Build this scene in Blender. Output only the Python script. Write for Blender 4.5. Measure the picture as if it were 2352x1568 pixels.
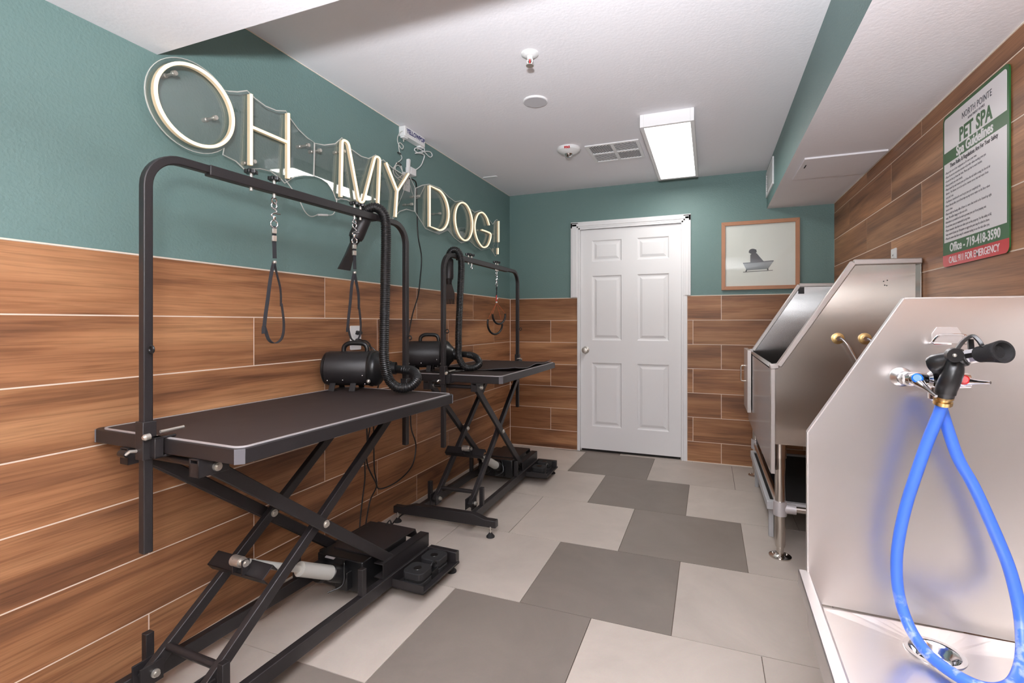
import bpy, bmesh, math, random
from mathutils import Vector, Matrix
random.seed(7)
for o in list(bpy.data.objects): bpy.data.objects.remove(o)
SC = bpy.context.scene
COL = SC.collection
R = math.radians
# ------------------------------------------------------------------ camera
cam = bpy.data.objects.new('camera', bpy.data.cameras.new('camera'))
COL.objects.link(cam)
cam.location = (0, 0, 1.1791)
cam.rotation_euler = (R(90), 0, 0.3679)
cam.data.sensor_width = 36
cam.data.lens = 1117.8 / 2352 * 36
cam.data.shift_x = -0.00927
cam.data.shift_y = -0.01807
cam.data.clip_start = 0.02
SC.camera = cam
# ------------------------------------------------------------------ view
SC.view_settings.view_transform = 'Standard'
SC.view_settings.look = 'None'
SC.view_settings.gamma = 1
SC.view_settings.use_curve_mapping = False
SC.view_settings.exposure = 0.15
w = bpy.data.worlds.new('world'); SC.world = w; w.use_nodes = True
w.node_tree.nodes['Background'].inputs[0].default_value = (0.9, 0.93, 1, 1)
w.node_tree.nodes['Background'].inputs[1].default_value = 0.3
# ------------------------------------------------------------------ room lights and added fills
def light(name, kind, loc, power, col=(1, 1, 1), rot=(0, 0, 0), **kw):
    l = bpy.data.lights.new(name, kind); l.energy = power; l.color = col
    for k, v in kw.items(): setattr(l, k, v)
    o = bpy.data.objects.new(name, l); COL.objects.link(o); o.location = loc; o.rotation_euler = rot
    return o
# the photographer's flash above the camera
light('camera_flash', 'SPOT', (0.0, -0.18, 1.46), 44, (0.97, 0.98, 1.0), rot=Vector((-0.62, 0.78, -0.05)).to_track_quat('-Z', 'Y').to_euler(), shadow_soft_size=0.10, spot_size=R(170), spot_blend=1.0)
# ceiling luminaire above the door end of the room
light('ceiling_lamp_light', 'AREA', (-0.233, 3.54, 2.343), 8, (1, 0.97, 0.93), shape='RECTANGLE', size=0.26, size_y=1.08)
# presumed second ceiling luminaire, unseen behind the photographer, added to light the room
light('unseen_rear_light', 'AREA', (-0.45, -1.0, 2.09), 14, (1, 0.98, 0.96), shape='RECTANGLE', size=0.9, size_y=1.1)
# unseen fill added before the closed rear wall, facing into the room
light('rear_fill_light', 'AREA', (-0.5, -1.85, 1.15), 14, (0.94, 0.97, 1), rot=(R(90), 0, 0), shape='RECTANGLE', size=1.6, size_y=1.9)
# upward fill added beside the flash to brighten ceiling and soffits
light('ceiling_fill', 'AREA', (0.0, -0.18, 1.49), 98, (0.93, 0.955, 1), rot=Vector((-0.08, 0.42, 0.90)).to_track_quat('-Z', 'Y').to_euler(), shape='DISK', size=0.14, spread=R(135))

# ------------------------------------------------------------------ geometry constants
XL, XR, YB, YF = -1.811, 0.905, 4.392, -1.9
ZC, ZS, ZW = 2.419, 2.105, 1.4096
ROW = 0.2062
yb = YB+.009

# ------------------------------------------------------------------ materials
def srgb(r, g, b):
    f = lambda c: (c/255/12.92) if c/255 <= 0.04045 else ((c/255+0.055)/1.055)**2.4
    return (f(r), f(g), f(b), 1)
def mat(name, col, rough=0.5, metal=0, spec=0.5, bump=0, bscale=60, noise=0, nscale=8, **kw):
    m = bpy.data.materials.new(name); m.use_nodes = True
    nt = m.node_tree; b = nt.nodes['Principled BSDF']
    b.inputs['Base Color'].default_value = col
    b.inputs['Roughness'].default_value = rough
    b.inputs['Metallic'].default_value = metal
    b.inputs['Specular IOR Level'].default_value = spec
    for k, v in kw.items(): b.inputs[k].default_value = v
    tc = nt.nodes.new('ShaderNodeTexCoord')
    nz = nt.nodes.new('ShaderNodeTexNoise'); nz.inputs['Scale'].default_value = nscale; nz.inputs['Detail'].default_value = 5
    nt.links.new(tc.outputs['Object'], nz.inputs['Vector'])
    if noise:
        mx = nt.nodes.new('ShaderNodeMix'); mx.data_type = 'RGBA'
        mx.inputs[6].default_value = tuple(c*(1-noise) for c in col[:3])+(1,)
        mx.inputs[7].default_value = tuple(min(1, c*(1+noise)) for c in col[:3])+(1,)
        nt.links.new(nz.outputs['Fac'], mx.inputs[0]); nt.links.new(mx.outputs[2], b.inputs['Base Color'])
    else:
        mr = nt.nodes.new('ShaderNodeMapRange'); mr.inputs[3].default_value = rough*0.92; mr.inputs[4].default_value = min(1, rough*1.08)
        nt.links.new(nz.outputs['Fac'], mr.inputs[0]); nt.links.new(mr.outputs[0], b.inputs['Roughness'])
    if bump:
        n2 = nt.nodes.new('ShaderNodeTexNoise'); n2.inputs['Scale'].default_value = bscale; n2.inputs['Detail'].default_value = 3
        nt.links.new(tc.outputs['Object'], n2.inputs['Vector'])
        bp = nt.nodes.new('ShaderNodeBump'); bp.inputs['Strength'].default_value = bump; bp.inputs['Distance'].default_value = 0.004
        nt.links.new(n2.outputs['Fac'], bp.inputs['Height']); nt.links.new(bp.outputs[0], b.inputs['Normal'])
    return m

def wood_tile(name):
    m = bpy.data.materials.new(name); m.use_nodes = True
    nt = m.node_tree; N = nt.nodes; L = nt.links; b = N['Principled BSDF']
    uv = N.new('ShaderNodeUVMap'); uv.uv_map = 'UVMap'
    at = N.new('ShaderNodeAttribute'); at.attribute_name = 'rnd'
    ml = N.new('ShaderNodeMath'); ml.operation = 'MULTIPLY'; ml.inputs[1].default_value = 37
    L.new(at.outputs['Fac'], ml.inputs[0])
    cb = N.new('ShaderNodeCombineXYZ'); L.new(ml.outputs[0], cb.inputs[2])
    def grain(sx, sy, sc, det, dist):
        mp = N.new('ShaderNodeVectorMath'); mp.operation = 'MULTIPLY'; mp.inputs[1].default_value = (sx, sy, 1)
        L.new(uv.outputs[0], mp.inputs[0])
        ad = N.new('ShaderNodeVectorMath'); ad.operation = 'ADD'; L.new(mp.outputs[0], ad.inputs[0]); L.new(cb.outputs[0], ad.inputs[1])
        nz = N.new('ShaderNodeTexNoise'); nz.inputs['Scale'].default_value = sc; nz.inputs['Detail'].default_value = det
        nz.inputs['Distortion'].default_value = dist; L.new(ad.outputs[0], nz.inputs['Vector']); return nz
    g1 = grain(0.9, 9, 1.0, 8, 0.7)      # broad figure
    g2 = grain(3.5, 130, 1.0, 6, 0.9)       # fibres
    g3 = grain(1.6, 34, 1.0, 7, 1.4)     # streaks
    r1 = N.new('ShaderNodeValToRGB'); e = r1.color_ramp.elements
    e[0].position = 0.28; e[0].color = srgb(108, 72, 51); e[1].position = 0.74; e[1].color = srgb(190, 141, 101)
    k = e.new(0.5); k.color = srgb(158, 110, 76)
    L.new(g1.outputs['Fac'], r1.inputs[0])
    r2 = N.new('ShaderNodeValToRGB'); e = r2.color_ramp.elements
    e[0].position = 0.33; e[0].color = (0.52, 0.50, 0.48, 1); e[1].position = 0.56; e[1].color = (1, 1, 1, 1)
    L.new(g2.outputs['Fac'], r2.inputs[0])
    r3 = N.new('ShaderNodeValToRGB'); e = r3.color_ramp.elements
    e[0].position = 0.30; e[0].color = (0.60, 0.55, 0.52, 1); e[1].position = 0.46; e[1].color = (1, 1, 1, 1)
    L.new(g3.outputs['Fac'], r3.inputs[0])
    m1 = N.new('ShaderNodeMix'); m1.data_type = 'RGBA'; m1.blend_type = 'MULTIPLY'; m1.inputs[0].default_value = 0.6
    L.new(r1.outputs[0], m1.inputs[6]); L.new(r2.outputs[0], m1.inputs[7])
    m2 = N.new('ShaderNodeMix'); m2.data_type = 'RGBA'; m2.blend_type = 'MULTIPLY'; m2.inputs[0].default_value = 0.6
    L.new(m1.outputs[2], m2.inputs[6]); L.new(r3.outputs[0], m2.inputs[7])
    hs = N.new('ShaderNodeHueSaturation')
    mr = N.new('ShaderNodeMapRange'); mr.inputs[3].default_value = 0.86; mr.inputs[4].default_value = 1.12
    L.new(at.outputs['Fac'], mr.inputs[0]); L.new(mr.outputs[0], hs.inputs['Value']); L.new(m2.outputs[2], hs.inputs['Color'])
    L.new(hs.outputs[0], b.inputs['Base Color'])
    b.inputs['Roughness'].default_value = 0.42; b.inputs['Specular IOR Level'].default_value = 0.35
    bp = N.new('ShaderNodeBump'); bp.inputs['Strength'].default_value = 0.12; bp.inputs['Distance'].default_value = 0.002
    L.new(g2.outputs['Fac'], bp.inputs['Height']); L.new(bp.outputs[0], b.inputs['Normal'])
    return m

def floor_tile(name, c):
    m = bpy.data.materials.new(name); m.use_nodes = True
    nt = m.node_tree; N = nt.nodes; L = nt.links; b = N['Principled BSDF']
    uv = N.new('ShaderNodeUVMap'); uv.uv_map = 'UVMap'
    at = N.new('ShaderNodeAttribute'); at.attribute_name = 'rnd'
    nz = N.new('ShaderNodeTexNoise'); nz.inputs['Scale'].default_value = 2.6; nz.inputs['Detail'].default_value = 8; nz.inputs['Roughness'].default_value = 0.62; nz.inputs['Distortion'].default_value = .6
    L.new(uv.outputs[0], nz.inputs['Vector'])
    n2 = N.new('ShaderNodeTexNoise'); n2.inputs['Scale'].default_value = 160; n2.inputs['Detail'].default_value = 2
    L.new(uv.outputs[0], n2.inputs['Vector'])
    mx = N.new('ShaderNodeMix'); mx.data_type = 'RGBA'
    mx.inputs[6].default_value = tuple(x*0.72 for x in c[:3])+(1,); mx.inputs[7].default_value = tuple(min(1, x*1.22) for x in c[:3])+(1,)
    L.new(nz.outputs['Fac'], mx.inputs[0])
    m3 = N.new('ShaderNodeMix'); m3.data_type = 'RGBA'; m3.blend_type = 'MULTIPLY'; m3.inputs[0].default_value = 0.10
    L.new(mx.outputs[2], m3.inputs[6]); L.new(n2.outputs['Color'], m3.inputs[7])
    hs = N.new('ShaderNodeHueSaturation'); mr = N.new('ShaderNodeMapRange'); mr.inputs[3].default_value = 0.93; mr.inputs[4].default_value = 1.06
    L.new(at.outputs['Fac'], mr.inputs[0]); L.new(mr.outputs[0], hs.inputs['Value']); L.new(m3.outputs[2], hs.inputs['Color'])
    L.new(hs.outputs[0], b.inputs['Base Color']); b.inputs['Roughness'].default_value = 0.5; b.inputs['Specular IOR Level'].default_value = 0.35
    return m

def steel(name, col, rough, aniso, vec=(1, 1, 0), scratch=0.08):
    m = bpy.data.materials.new(name); m.use_nodes = True
    nt = m.node_tree; N = nt.nodes; L = nt.links; b = N['Principled BSDF']
    b.inputs['Base Color'].default_value = col; b.inputs['Metallic'].default_value = 1; b.inputs['Roughness'].default_value = rough
    b.inputs['Anisotropic'].default_value = aniso
    tc = N.new('ShaderNodeTexCoord')
    if aniso:
        tg = N.new('ShaderNodeTangent'); tg.direction_type = 'RADIAL'; tg.axis = 'Z'
        cv = N.new('ShaderNodeCombineXYZ')
        for i in range(3): cv.inputs[i].default_value = vec[i]
        L.new(cv.outputs[0], b.inputs['Tangent'])
    nz = N.new('ShaderNodeTexNoise'); nz.inputs['Scale'].default_value = 3; nz.inputs['Detail'].default_value = 4
    mp = N.new('ShaderNodeVectorMath'); mp.operation = 'MULTIPLY'; mp.inputs[1].default_value = (1, 1, 1.6)
    L.new(tc.outputs['Object'], mp.inputs[0]); L.new(mp.outputs[0], nz.inputs['Vector'])
    mr = N.new('ShaderNodeMapRange'); mr.inputs[3].default_value = rough*0.8; mr.inputs[4].default_value = rough*1.25
    L.new(nz.outputs['Fac'], mr.inputs[0]); L.new(mr.outputs[0], b.inputs['Roughness'])
    bp = N.new('ShaderNodeBump'); bp.inputs['Strength'].default_value = scratch; bp.inputs['Distance'].default_value = 0.01
    L.new(nz.outputs['Fac'], bp.inputs['Height']); L.new(bp.outputs[0], b.inputs['Normal'])
    return m

def clear_sheet(name, refl=0.06, tint=(0.95, 0.97, 0.96, 1)):
    m = bpy.data.materials.new(name); m.use_nodes = True
    nt = m.node_tree; N = nt.nodes; L = nt.links
    for n in list(N):
        if n.type == 'BSDF_PRINCIPLED': N.remove(n)
    out = [n for n in N if n.type == 'OUTPUT_MATERIAL'][0]
    tr = N.new('ShaderNodeBsdfTransparent'); tr.inputs[0].default_value = tint
    gl = N.new('ShaderNodeBsdfGlossy'); gl.inputs['Roughness'].default_value = 0.02
    lw = N.new('ShaderNodeLayerWeight'); pw = N.new('ShaderNodeMath'); pw.operation = 'POWER'; pw.inputs[1].default_value = 5; L.new(lw.outputs['Facing'], pw.inputs[0])
    ad = N.new('ShaderNodeMath'); ad.operation = 'ADD'; ad.use_clamp = True; ad.inputs[1].default_value = refl; L.new(pw.outputs[0], ad.inputs[0])
    nz = N.new('ShaderNodeTexNoise'); nz.inputs['Scale'].default_value = 3
    mr = N.new('ShaderNodeMapRange'); mr.inputs[3].default_value = 0.012; mr.inputs[4].default_value = 0.03
    L.new(nz.outputs['Fac'], mr.inputs[0]); L.new(mr.outputs[0], gl.inputs['Roughness'])
    mx = N.new('ShaderNodeMixShader'); L.new(ad.outputs[0], mx.inputs[0]); L.new(tr.outputs[0], mx.inputs[1]); L.new(gl.outputs[0], mx.inputs[2])
    L.new(mx.outputs[0], out.inputs[0])
    return m
def emis(name, col, st):
    m = mat(name, col, 0.4); b = m.node_tree.nodes['Principled BSDF']
    b.inputs['Emission Color'].default_value = col; b.inputs['Emission Strength'].default_value = st
    return m

M = dict(
    teal=mat('teal_paint', srgb(108, 135, 132), 0.5, bump=0.5, bscale=110, spec=0.4),
    white_ceiling=mat('white_ceiling_paint', srgb(238, 236, 240), 0.8, bump=0.2, bscale=70, spec=0.2),
    white=mat('white_trim_paint', srgb(236, 235, 236), 0.4, spec=0.4),
    rear=mat('rear_wall_paint', srgb(186, 174, 166), 0.8),
    wood=wood_tile('wood_look_tile'),
    grout=mat('cream_grout', srgb(232, 216, 200), 0.9),
    fgrout=mat('floor_grout', srgb(112, 98, 88), 0.9),
    light_tile=floor_tile('light_floor_tile', srgb(200, 189, 179)),
    dark_tile=floor_tile('dark_floor_tile', srgb(133, 123, 115)),
    strip=mat('tile_edge_strip', srgb(235, 222, 208), 0.5),
    black=mat('black_powder_coat', srgb(36, 33, 34), 0.40, bump=0.15, bscale=700, spec=0.5),
    blackp=mat('black_plastic', srgb(24, 24, 25), 0.32, spec=0.5),
    matte=mat('matte_black_rubber', srgb(36, 35, 36), 0.75, bump=0.2, bscale=400, spec=0.3),
    mat_top=mat('brown_black_rubber_top', srgb(54, 44, 42), 0.6, bump=0.25, bscale=500, spec=0.35),
    cap=mat('grey_corner_plastic', srgb(92, 90, 94), 0.45),
    alu=mat('aluminium_trim', srgb(196, 192, 194), 0.4, metal=0.35),
    chrome=mat('chrome', srgb(225, 225, 228), 0.1, metal=1),
    bolt=mat('zinc_bolt', srgb(205, 200, 192), 0.33, metal=.75),
    brass=mat('brass', srgb(214, 184, 128), 0.28, metal=1),
    pale=mat('pale_actuator_enamel', srgb(196, 196, 190), 0.35),
    webbing=mat('black_webbing', srgb(42, 42, 46), 0.9, bump=0.6, bscale=900),
    steel=steel('brushed_stainless', (0.52, 0.49, 0.46, 1), 0.22, 1.0, scratch=.03),
    steel_in=steel('satin_stainless', (0.72, 0.685, 0.665, 1), 0.30, 0.3, scratch=.04),
    mirror=steel('polished_stainless', (0.55, 0.55, 0.56, 1), 0.21, 1.0, scratch=0.10),
    flange=mat('stainless_edge', srgb(205, 199, 196), 0.35, metal=0.55),
    pipe=steel('stainless_pipe', (0.66, 0.62, 0.58, 1), 0.2, 0.0),
    blue=mat('blue_hose_rubber', srgb(64, 112, 220), 0.34, spec=0.6, noise=0.05, nscale=30),
    plastic=mat('white_plastic', srgb(232, 232, 232), 0.4),
    clear=clear_sheet('clear_acrylic', 0.085, (0.95, 0.945, 0.94, 1)),
    glass=clear_sheet('picture_glass', 0.02),
    neon=emis('warm_neon_tube', (1.0, 0.86, 0.62, 1), 0.7),
    neon_back=mat('neon_tube_back', srgb(226, 205, 170), 0.5),
    unseen_lamp=emis('unseen_lamp_diffuser', (1, 0.985, 0.96, 1), 1.2),
    lamp=emis('lamp_diffuser', (1, 0.985, 0.96, 1), 4.5),
    frame=mat('light_oak_frame', srgb(176, 124, 92), 0.5, noise=0.12, nscale=20),
    green=mat('sign_green', srgb(36, 92, 42), 0.3), red=mat('sign_red', srgb(196, 24, 34), 0.3),
    rules_ink=mat('faded_rules_ink', srgb(128, 124, 128), 0.5),
    ink=mat('sign_black_ink', srgb(70, 66, 70), 0.5), signwhite=mat('sign_white', srgb(232, 229, 231), 0.3),
    navy=mat('navy_ink', srgb(42, 40, 110), 0.5), redp=mat('red_plastic', srgb(200, 25, 28), 0.3), bluep=mat('blue_plastic', srgb(25, 105, 205), 0.3),
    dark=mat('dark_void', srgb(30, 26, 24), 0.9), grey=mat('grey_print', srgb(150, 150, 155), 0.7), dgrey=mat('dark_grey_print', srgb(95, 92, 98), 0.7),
    orange=mat('orange_cord', srgb(190, 90, 50), 0.6), cream=mat('art_paper', srgb(238, 233, 230), 0.7),
    wire=mat('clear_wire', srgb(205, 205, 200), 0.35), speaker=mat('speaker_grille', srgb(205, 203, 207), 0.7, bump=0.5, bscale=900),
    ramp=mat('grey_ramp_panel', srgb(180, 180, 182), 0.5),
)
# ------------------------------------------------------------------ mesh helpers
class MB:
    def __init__(s): s.v = []; s.f = []; s.m = []; s.mi = 0; s.uv = []; s.rnd = []
    def add(s, vs, fs, uvs=None, rnd=0.5):
        k = len(s.v); s.v += [tuple(v) for v in vs]
        for i, f in enumerate(fs):
            s.f.append([k+j for j in f]); s.m.append(s.mi); s.rnd.append(rnd)
            s.uv.append(uvs[i] if uvs else None)
    def box(s, lo, hi, mx=None):
        x0, y0, z0 = lo; x1, y1, z1 = hi
        vs = [Vector(p) for p in ((x0,y0,z0),(x1,y0,z0),(x1,y1,z0),(x0,y1,z0),(x0,y0,z1),(x1,y0,z1),(x1,y1,z1),(x0,y1,z1))]
        if mx: vs = [mx @ v for v in vs]
        s.add(vs, [(0,3,2,1),(4,5,6,7),(0,1,5,4),(1,2,6,5),(2,3,7,6),(3,0,4,7)]); return s
    def bar(s, p0, p1, w, h, up=(0,0,1)):
        p0, p1 = Vector(p0), Vector(p1); d = (p1-p0); L = d.length; d.normalize()
        sd = d.cross(Vector(up)); 
        if sd.length < 1e-4: sd = d.cross(Vector((1,0,0)))
        sd.normalize(); u = sd.cross(d).normalized()
        mx = Matrix((( sd.x,d.x,u.x,p0.x),(sd.y,d.y,u.y,p0.y),(sd.z,d.z,u.z,p0.z),(0,0,0,1)))
        return s.box((-w/2,0,-h/2),(w/2,L,h/2),mx)
    def sweep(s, pts, sec, closed=False, up=None, radf=None):
        pts = [Vector(p) for p in pts]; n = len(pts); rings = []
        t0 = None; nrm = None
        for i, p in enumerate(pts):
            if closed: t = pts[(i+1) % n]-pts[i-1]
            else: t = pts[min(i+1, n-1)]-pts[max(i-1, 0)]
            t.normalize()
            if up is not None: nn = Vector(up); nn = (nn-t*nn.dot(t)).normalized()
            elif nrm is None:
                a = Vector((0,0,1)) if abs(t.z) < 0.9 else Vector((1,0,0)); nn = (a-t*a.dot(t)).normalized()
            else: nn = (nrm-t*nrm.dot(t)).normalized()
            nrm = nn; bb = t.cross(nn)
            r = radf(i) if radf else 1.0
            rings.append([p+nn*(a*r)+bb*(b*r) for a, b in sec])
        k = len(sec); vs = [v for r in rings for v in r]; fs = []
        for i in range(n if closed else n-1):
            j = (i+1) % n
            for a in range(k):
                b = (a+1) % k; fs.append((i*k+a, i*k+b, j*k+b, j*k+a))
        if not closed: fs += [tuple(reversed(range(k))), tuple(range((n-1)*k, n*k))]
        s.add(vs, fs); return s
    def tube(s, pts, r, seg=12, closed=False, radf=None):
        return s.sweep(pts, [(r*math.cos(2*math.pi*a/seg), r*math.sin(2*math.pi*a/seg)) for a in range(seg)], closed, None, radf)
    def cyl(s, p0, p1, r, seg=24, r1=None):
        return s.lathe(p0, p1, [(0, r), (1, r if r1 is None else r1)], seg)
    def lathe(s, p0, p1, prof, seg=28):
        """prof: (fraction along p0-p1, radius)"""
        p0, p1 = Vector(p0), Vector(p1); d = p1-p0; t = d.normalized()
        a = Vector((0,0,1)) if abs(t.z) < 0.9 else Vector((1,0,0)); u = (a-t*a.dot(t)).normalized(); v = t.cross(u)
        vs = []; n = len(prof)
        for q, r in prof:
            for k in range(seg):
                an = 2*math.pi*k/seg; vs.append(p0+d*q+(u*math.cos(an)+v*math.sin(an))*max(r, 1e-5))
        fs = []
        for i in range(n-1):
            for k in range(seg):
                l = (k+1) % seg; fs.append((i*seg+k, i*seg+l, (i+1)*seg+l, (i+1)*seg+k))
        fs += [tuple(reversed(range(seg))), tuple(range((n-1)*seg, n*seg))]
        s.add(vs, fs); return s
    def prism(s, poly, mx, d0, d1):
        """poly in local xy, extruded from z=d0 to d1 of mx"""
        n = len(poly); vs = [mx @ Vector((x, y, d0)) for x, y in poly]+[mx @ Vector((x, y, d1)) for x, y in poly]
        fs = [tuple(reversed(range(n))), tuple(range(n, 2*n))]
        for i in range(n): j = (i+1) % n; fs.append((i, j, n+j, n+i))
        s.add(vs, fs); return s
    def sphere(s, c, r, sx=1, sy=1, sz=1, seg=20, rg=12):
        c = Vector(c); vs = []; fs = []
        for i in range(rg+1):
            th = math.pi*i/rg
            for k in range(seg):
                ph = 2*math.pi*k/seg; vs.append(c+Vector((r*sx*max(math.sin(th),1e-4)*math.cos(ph), r*sy*max(math.sin(th),1e-4)*math.sin(ph), r*sz*math.cos(th))))
        for i in range(rg):
            for k in range(seg):
                l = (k+1) % seg; fs.append((i*seg+k, (i+1)*seg+k, (i+1)*seg+l, i*seg+l))
        s.add(vs, fs); return s
    def ribbon(s, pts, wid, th, ups):
        secs = [(wid/2, th/2), (-wid/2, th/2), (-wid/2, -th/2), (wid/2, -th/2)]
        pts = [Vector(p) for p in pts]; n = len(pts); vs = []; fs = []
        for i, p in enumerate(pts):
            t = (pts[min(i+1, n-1)]-pts[max(i-1, 0)]).normalized(); u = Vector(ups[i]); u = (u-t*u.dot(t)).normalized(); b = t.cross(u)
            vs += [p+u*a+b*c for a, c in secs]
        for i in range(n-1):
            for a in range(4): b = (a+1) % 4; fs.append((i*4+a, i*4+b, (i+1)*4+b, (i+1)*4+a))
        fs += [(3,2,1,0), tuple(range((n-1)*4, n*4))]
        s.add(vs, fs); return s
    def build(s, name, mats, parent=None, smooth=True, bevel=0, angle=35):
        me = bpy.data.meshes.new(name); me.from_pydata(s.v, [], s.f)
        if not isinstance(mats, (list, tuple)): mats = [mats]
        for m in mats: me.materials.append(m)
        for p, i in zip(me.polygons, s.m): p.material_index = i
        if any(u is not None for u in s.uv):
            me.uv_layers.new(name='UVMap'); me.attributes.new('rnd', 'FLOAT', 'CORNER'); ul = me.uv_layers['UVMap']; at = me.attributes['rnd']
            for p, u, r in zip(me.polygons, s.uv, s.rnd):
                for q, li in enumerate(p.loop_indices):
                    if u is not None: ul.data[li].uv = u[q]
                    at.data[li].value = r
            del ul, at
        else:
            bm = bmesh.new(); bm.from_mesh(me); bmesh.ops.recalc_face_normals(bm, faces=bm.faces); bm.to_mesh(me); bm.free()
        if smooth:
            for p in me.polygons: p.use_smooth = True
            me.set_sharp_from_angle(angle=R(angle))
        o = bpy.data.objects.new(name, me); COL.objects.link(o)
        if parent: o.parent = parent
        if bevel:
            b = o.modifiers.new('bevel', 'BEVEL'); b.width = bevel; b.segments = 2; b.limit_method = 'ANGLE'; b.angle_limit = R(40)
        return o
def tag(o, label=None, cat=None, group=None, kind=None):
    if label: o['label'] = label
    if cat: o['category'] = cat
    if group: o['group'] = group
    if kind: o['kind'] = kind
    return o
def empty(name, loc, label, cat, rz=0, group=None):
    o = bpy.data.objects.new(name, None); COL.objects.link(o); o.location = loc; o.rotation_euler = (0, 0, rz); o.empty_display_size = 0.1
    return tag(o, label, cat, group)
def local(o):
    """world point -> local point of a top-level empty"""
    mx = (Matrix.Translation(o.location) @ o.rotation_euler.to_matrix().to_4x4()).inverted()
    return lambda *p: mx @ Vector(p[0] if len(p) == 1 else p)
def spline(pts, n=8, closed=False):
    P = [Vector(p) for p in pts]; out = []; m = len(P)
    rng = range(m) if closed else range(m-1)
    for i in rng:
        if closed: a, b, c, d = P[i-1], P[i], P[(i+1) % m], P[(i+2) % m]
        else: a, b, c, d = P[max(i-1, 0)], P[i], P[i+1], P[min(i+2, m-1)]
        for k in range(n):
            t = k/n; out.append(0.5*((2*b)+(c-a)*t+(2*a-5*b+4*c-d)*t*t+(3*b-a-3*c+d)*t**3))
    if not closed: out.append(P[-1])
    return out
def resample(pts, step):
    out = [pts[0]]; acc = 0
    for a, b in zip(pts, pts[1:]):
        L = (b-a).length; t = step-acc
        while t <= L: out.append(a+(b-a)*(t/L)); t += step
        acc = (acc+L) % step if L else acc
    return out
def rr(w, h, r, n=6, cx=0, cy=0):
    out = []
    for (sx, sy, a0) in ((1,1,0),(-1,1,90),(-1,-1,180),(1,-1,270)):
        for k in range(n+1):
            a = R(a0+90*k/n); out.append((cx+sx*(w/2-r)+r*math.cos(a), cy+sy*(h/2-r)+r*math.sin(a)))
    return out
def frame_mx(o, X, Y):
    X = Vector(X).normalized(); Y = Vector(Y).normalized(); Z = X.cross(Y)
    return Matrix(((X.x,Y.x,Z.x,o[0]),(X.y,Y.y,Z.y,o[1]),(X.z,Y.z,Z.z,o[2]),(0,0,0,1)))
def text(name, s, size, mx, m, parent, align='CENTER', bold=0.0, sx=1.0, depth=0.0004, space=1.0, label=None):
    cu = bpy.data.curves.new('t', 'FONT'); cu.body = s; cu.size = size; cu.align_x = align; cu.align_y = 'BOTTOM_BASELINE'
    cu.offset = bold; cu.extrude = depth; cu.space_character = space; cu.resolution_u = 3
    ob = bpy.data.objects.new('t', cu); COL.objects.link(ob)
    dg = bpy.context.evaluated_depsgraph_get(); me = bpy.data.meshes.new_from_object(ob.evaluated_get(dg))
    bpy.data.objects.remove(ob)
    me.transform(mx @ Matrix.Scale(sx, 4, (1, 0, 0)))
    me.materials.clear(); me.materials.append(m)
    o = bpy.data.objects.new(name, me); me.name = name; COL.objects.link(o); o.parent = parent
    if label: o['label'] = label
    return o
def join_text(name, items, m, parent):
    bm = bmesh.new()
    for it in items:
        o = text('t', *it[:3], m, None, **it[3]); bm.from_mesh(o.data); bpy.data.objects.remove(o)
    me = bpy.data.meshes.new(name); bm.to_mesh(me); bm.free(); me.materials.append(m)
    o = bpy.data.objects.new(name, me); COL.objects.link(o); o.parent = parent; return o
# ================================================================== ROOM
# ---- floor: individual tiles of one surface
T = 0.6126; xt, yt = -1.0522, 1.9151
fl = MB(); fl.mi = 2
fl.add([(XL-.1, YF-.1, -0.004), (XR+.1, YF-.1, -0.004), (XR+.1, YB+.2, -0.004), (XL-.1, YB+.2, -0.004)], [(0,1,2,3)], [((0,0),)*4])
dark = {(-1, 0), (0, 0), (1, 1), (2, 0), (3, 0), (4, -1), (-2, -1), (-3, 0), (-4, 0), (-5, 1), (-6,0)}
g = 0.0016
for j in range(-7, 5):
    off = 0.5 if j % 2 == 0 else 0.0
    for i in range(-3, 5):
        x0 = xt+(i+off)*T; y0 = yt+j*T
        a, b, c, d = max(x0+g, XL), min(x0+T-g, XR), max(y0+g, YF), min(y0+T-g, YB+.06)
        if b-a < .01 or d-c < .01: continue
        fl.mi = 1 if (j, i) in dark else 0
        ou = random.random()*20; ov = random.random()*20
        fl.add([(a,c,-.004),(b,c,-.004),(b,d,-.004),(a,d,-.004),(a,c,0),(b,c,0),(b,d,0),(a,d,0)],
               [(4,5,6,7),(0,1,5,4),(1,2,6,5),(2,3,7,6),(3,0,4,7)],
               [((a+ou,c+ov),(b+ou,c+ov),(b+ou,d+ov),(a+ou,d+ov))]+[((0,0),)*4]*4, random.random())
tag(fl.build('floor', [M['light_tile'], M['dark_tile'], M['fgrout']], smooth=False), kind='structure')

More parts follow.
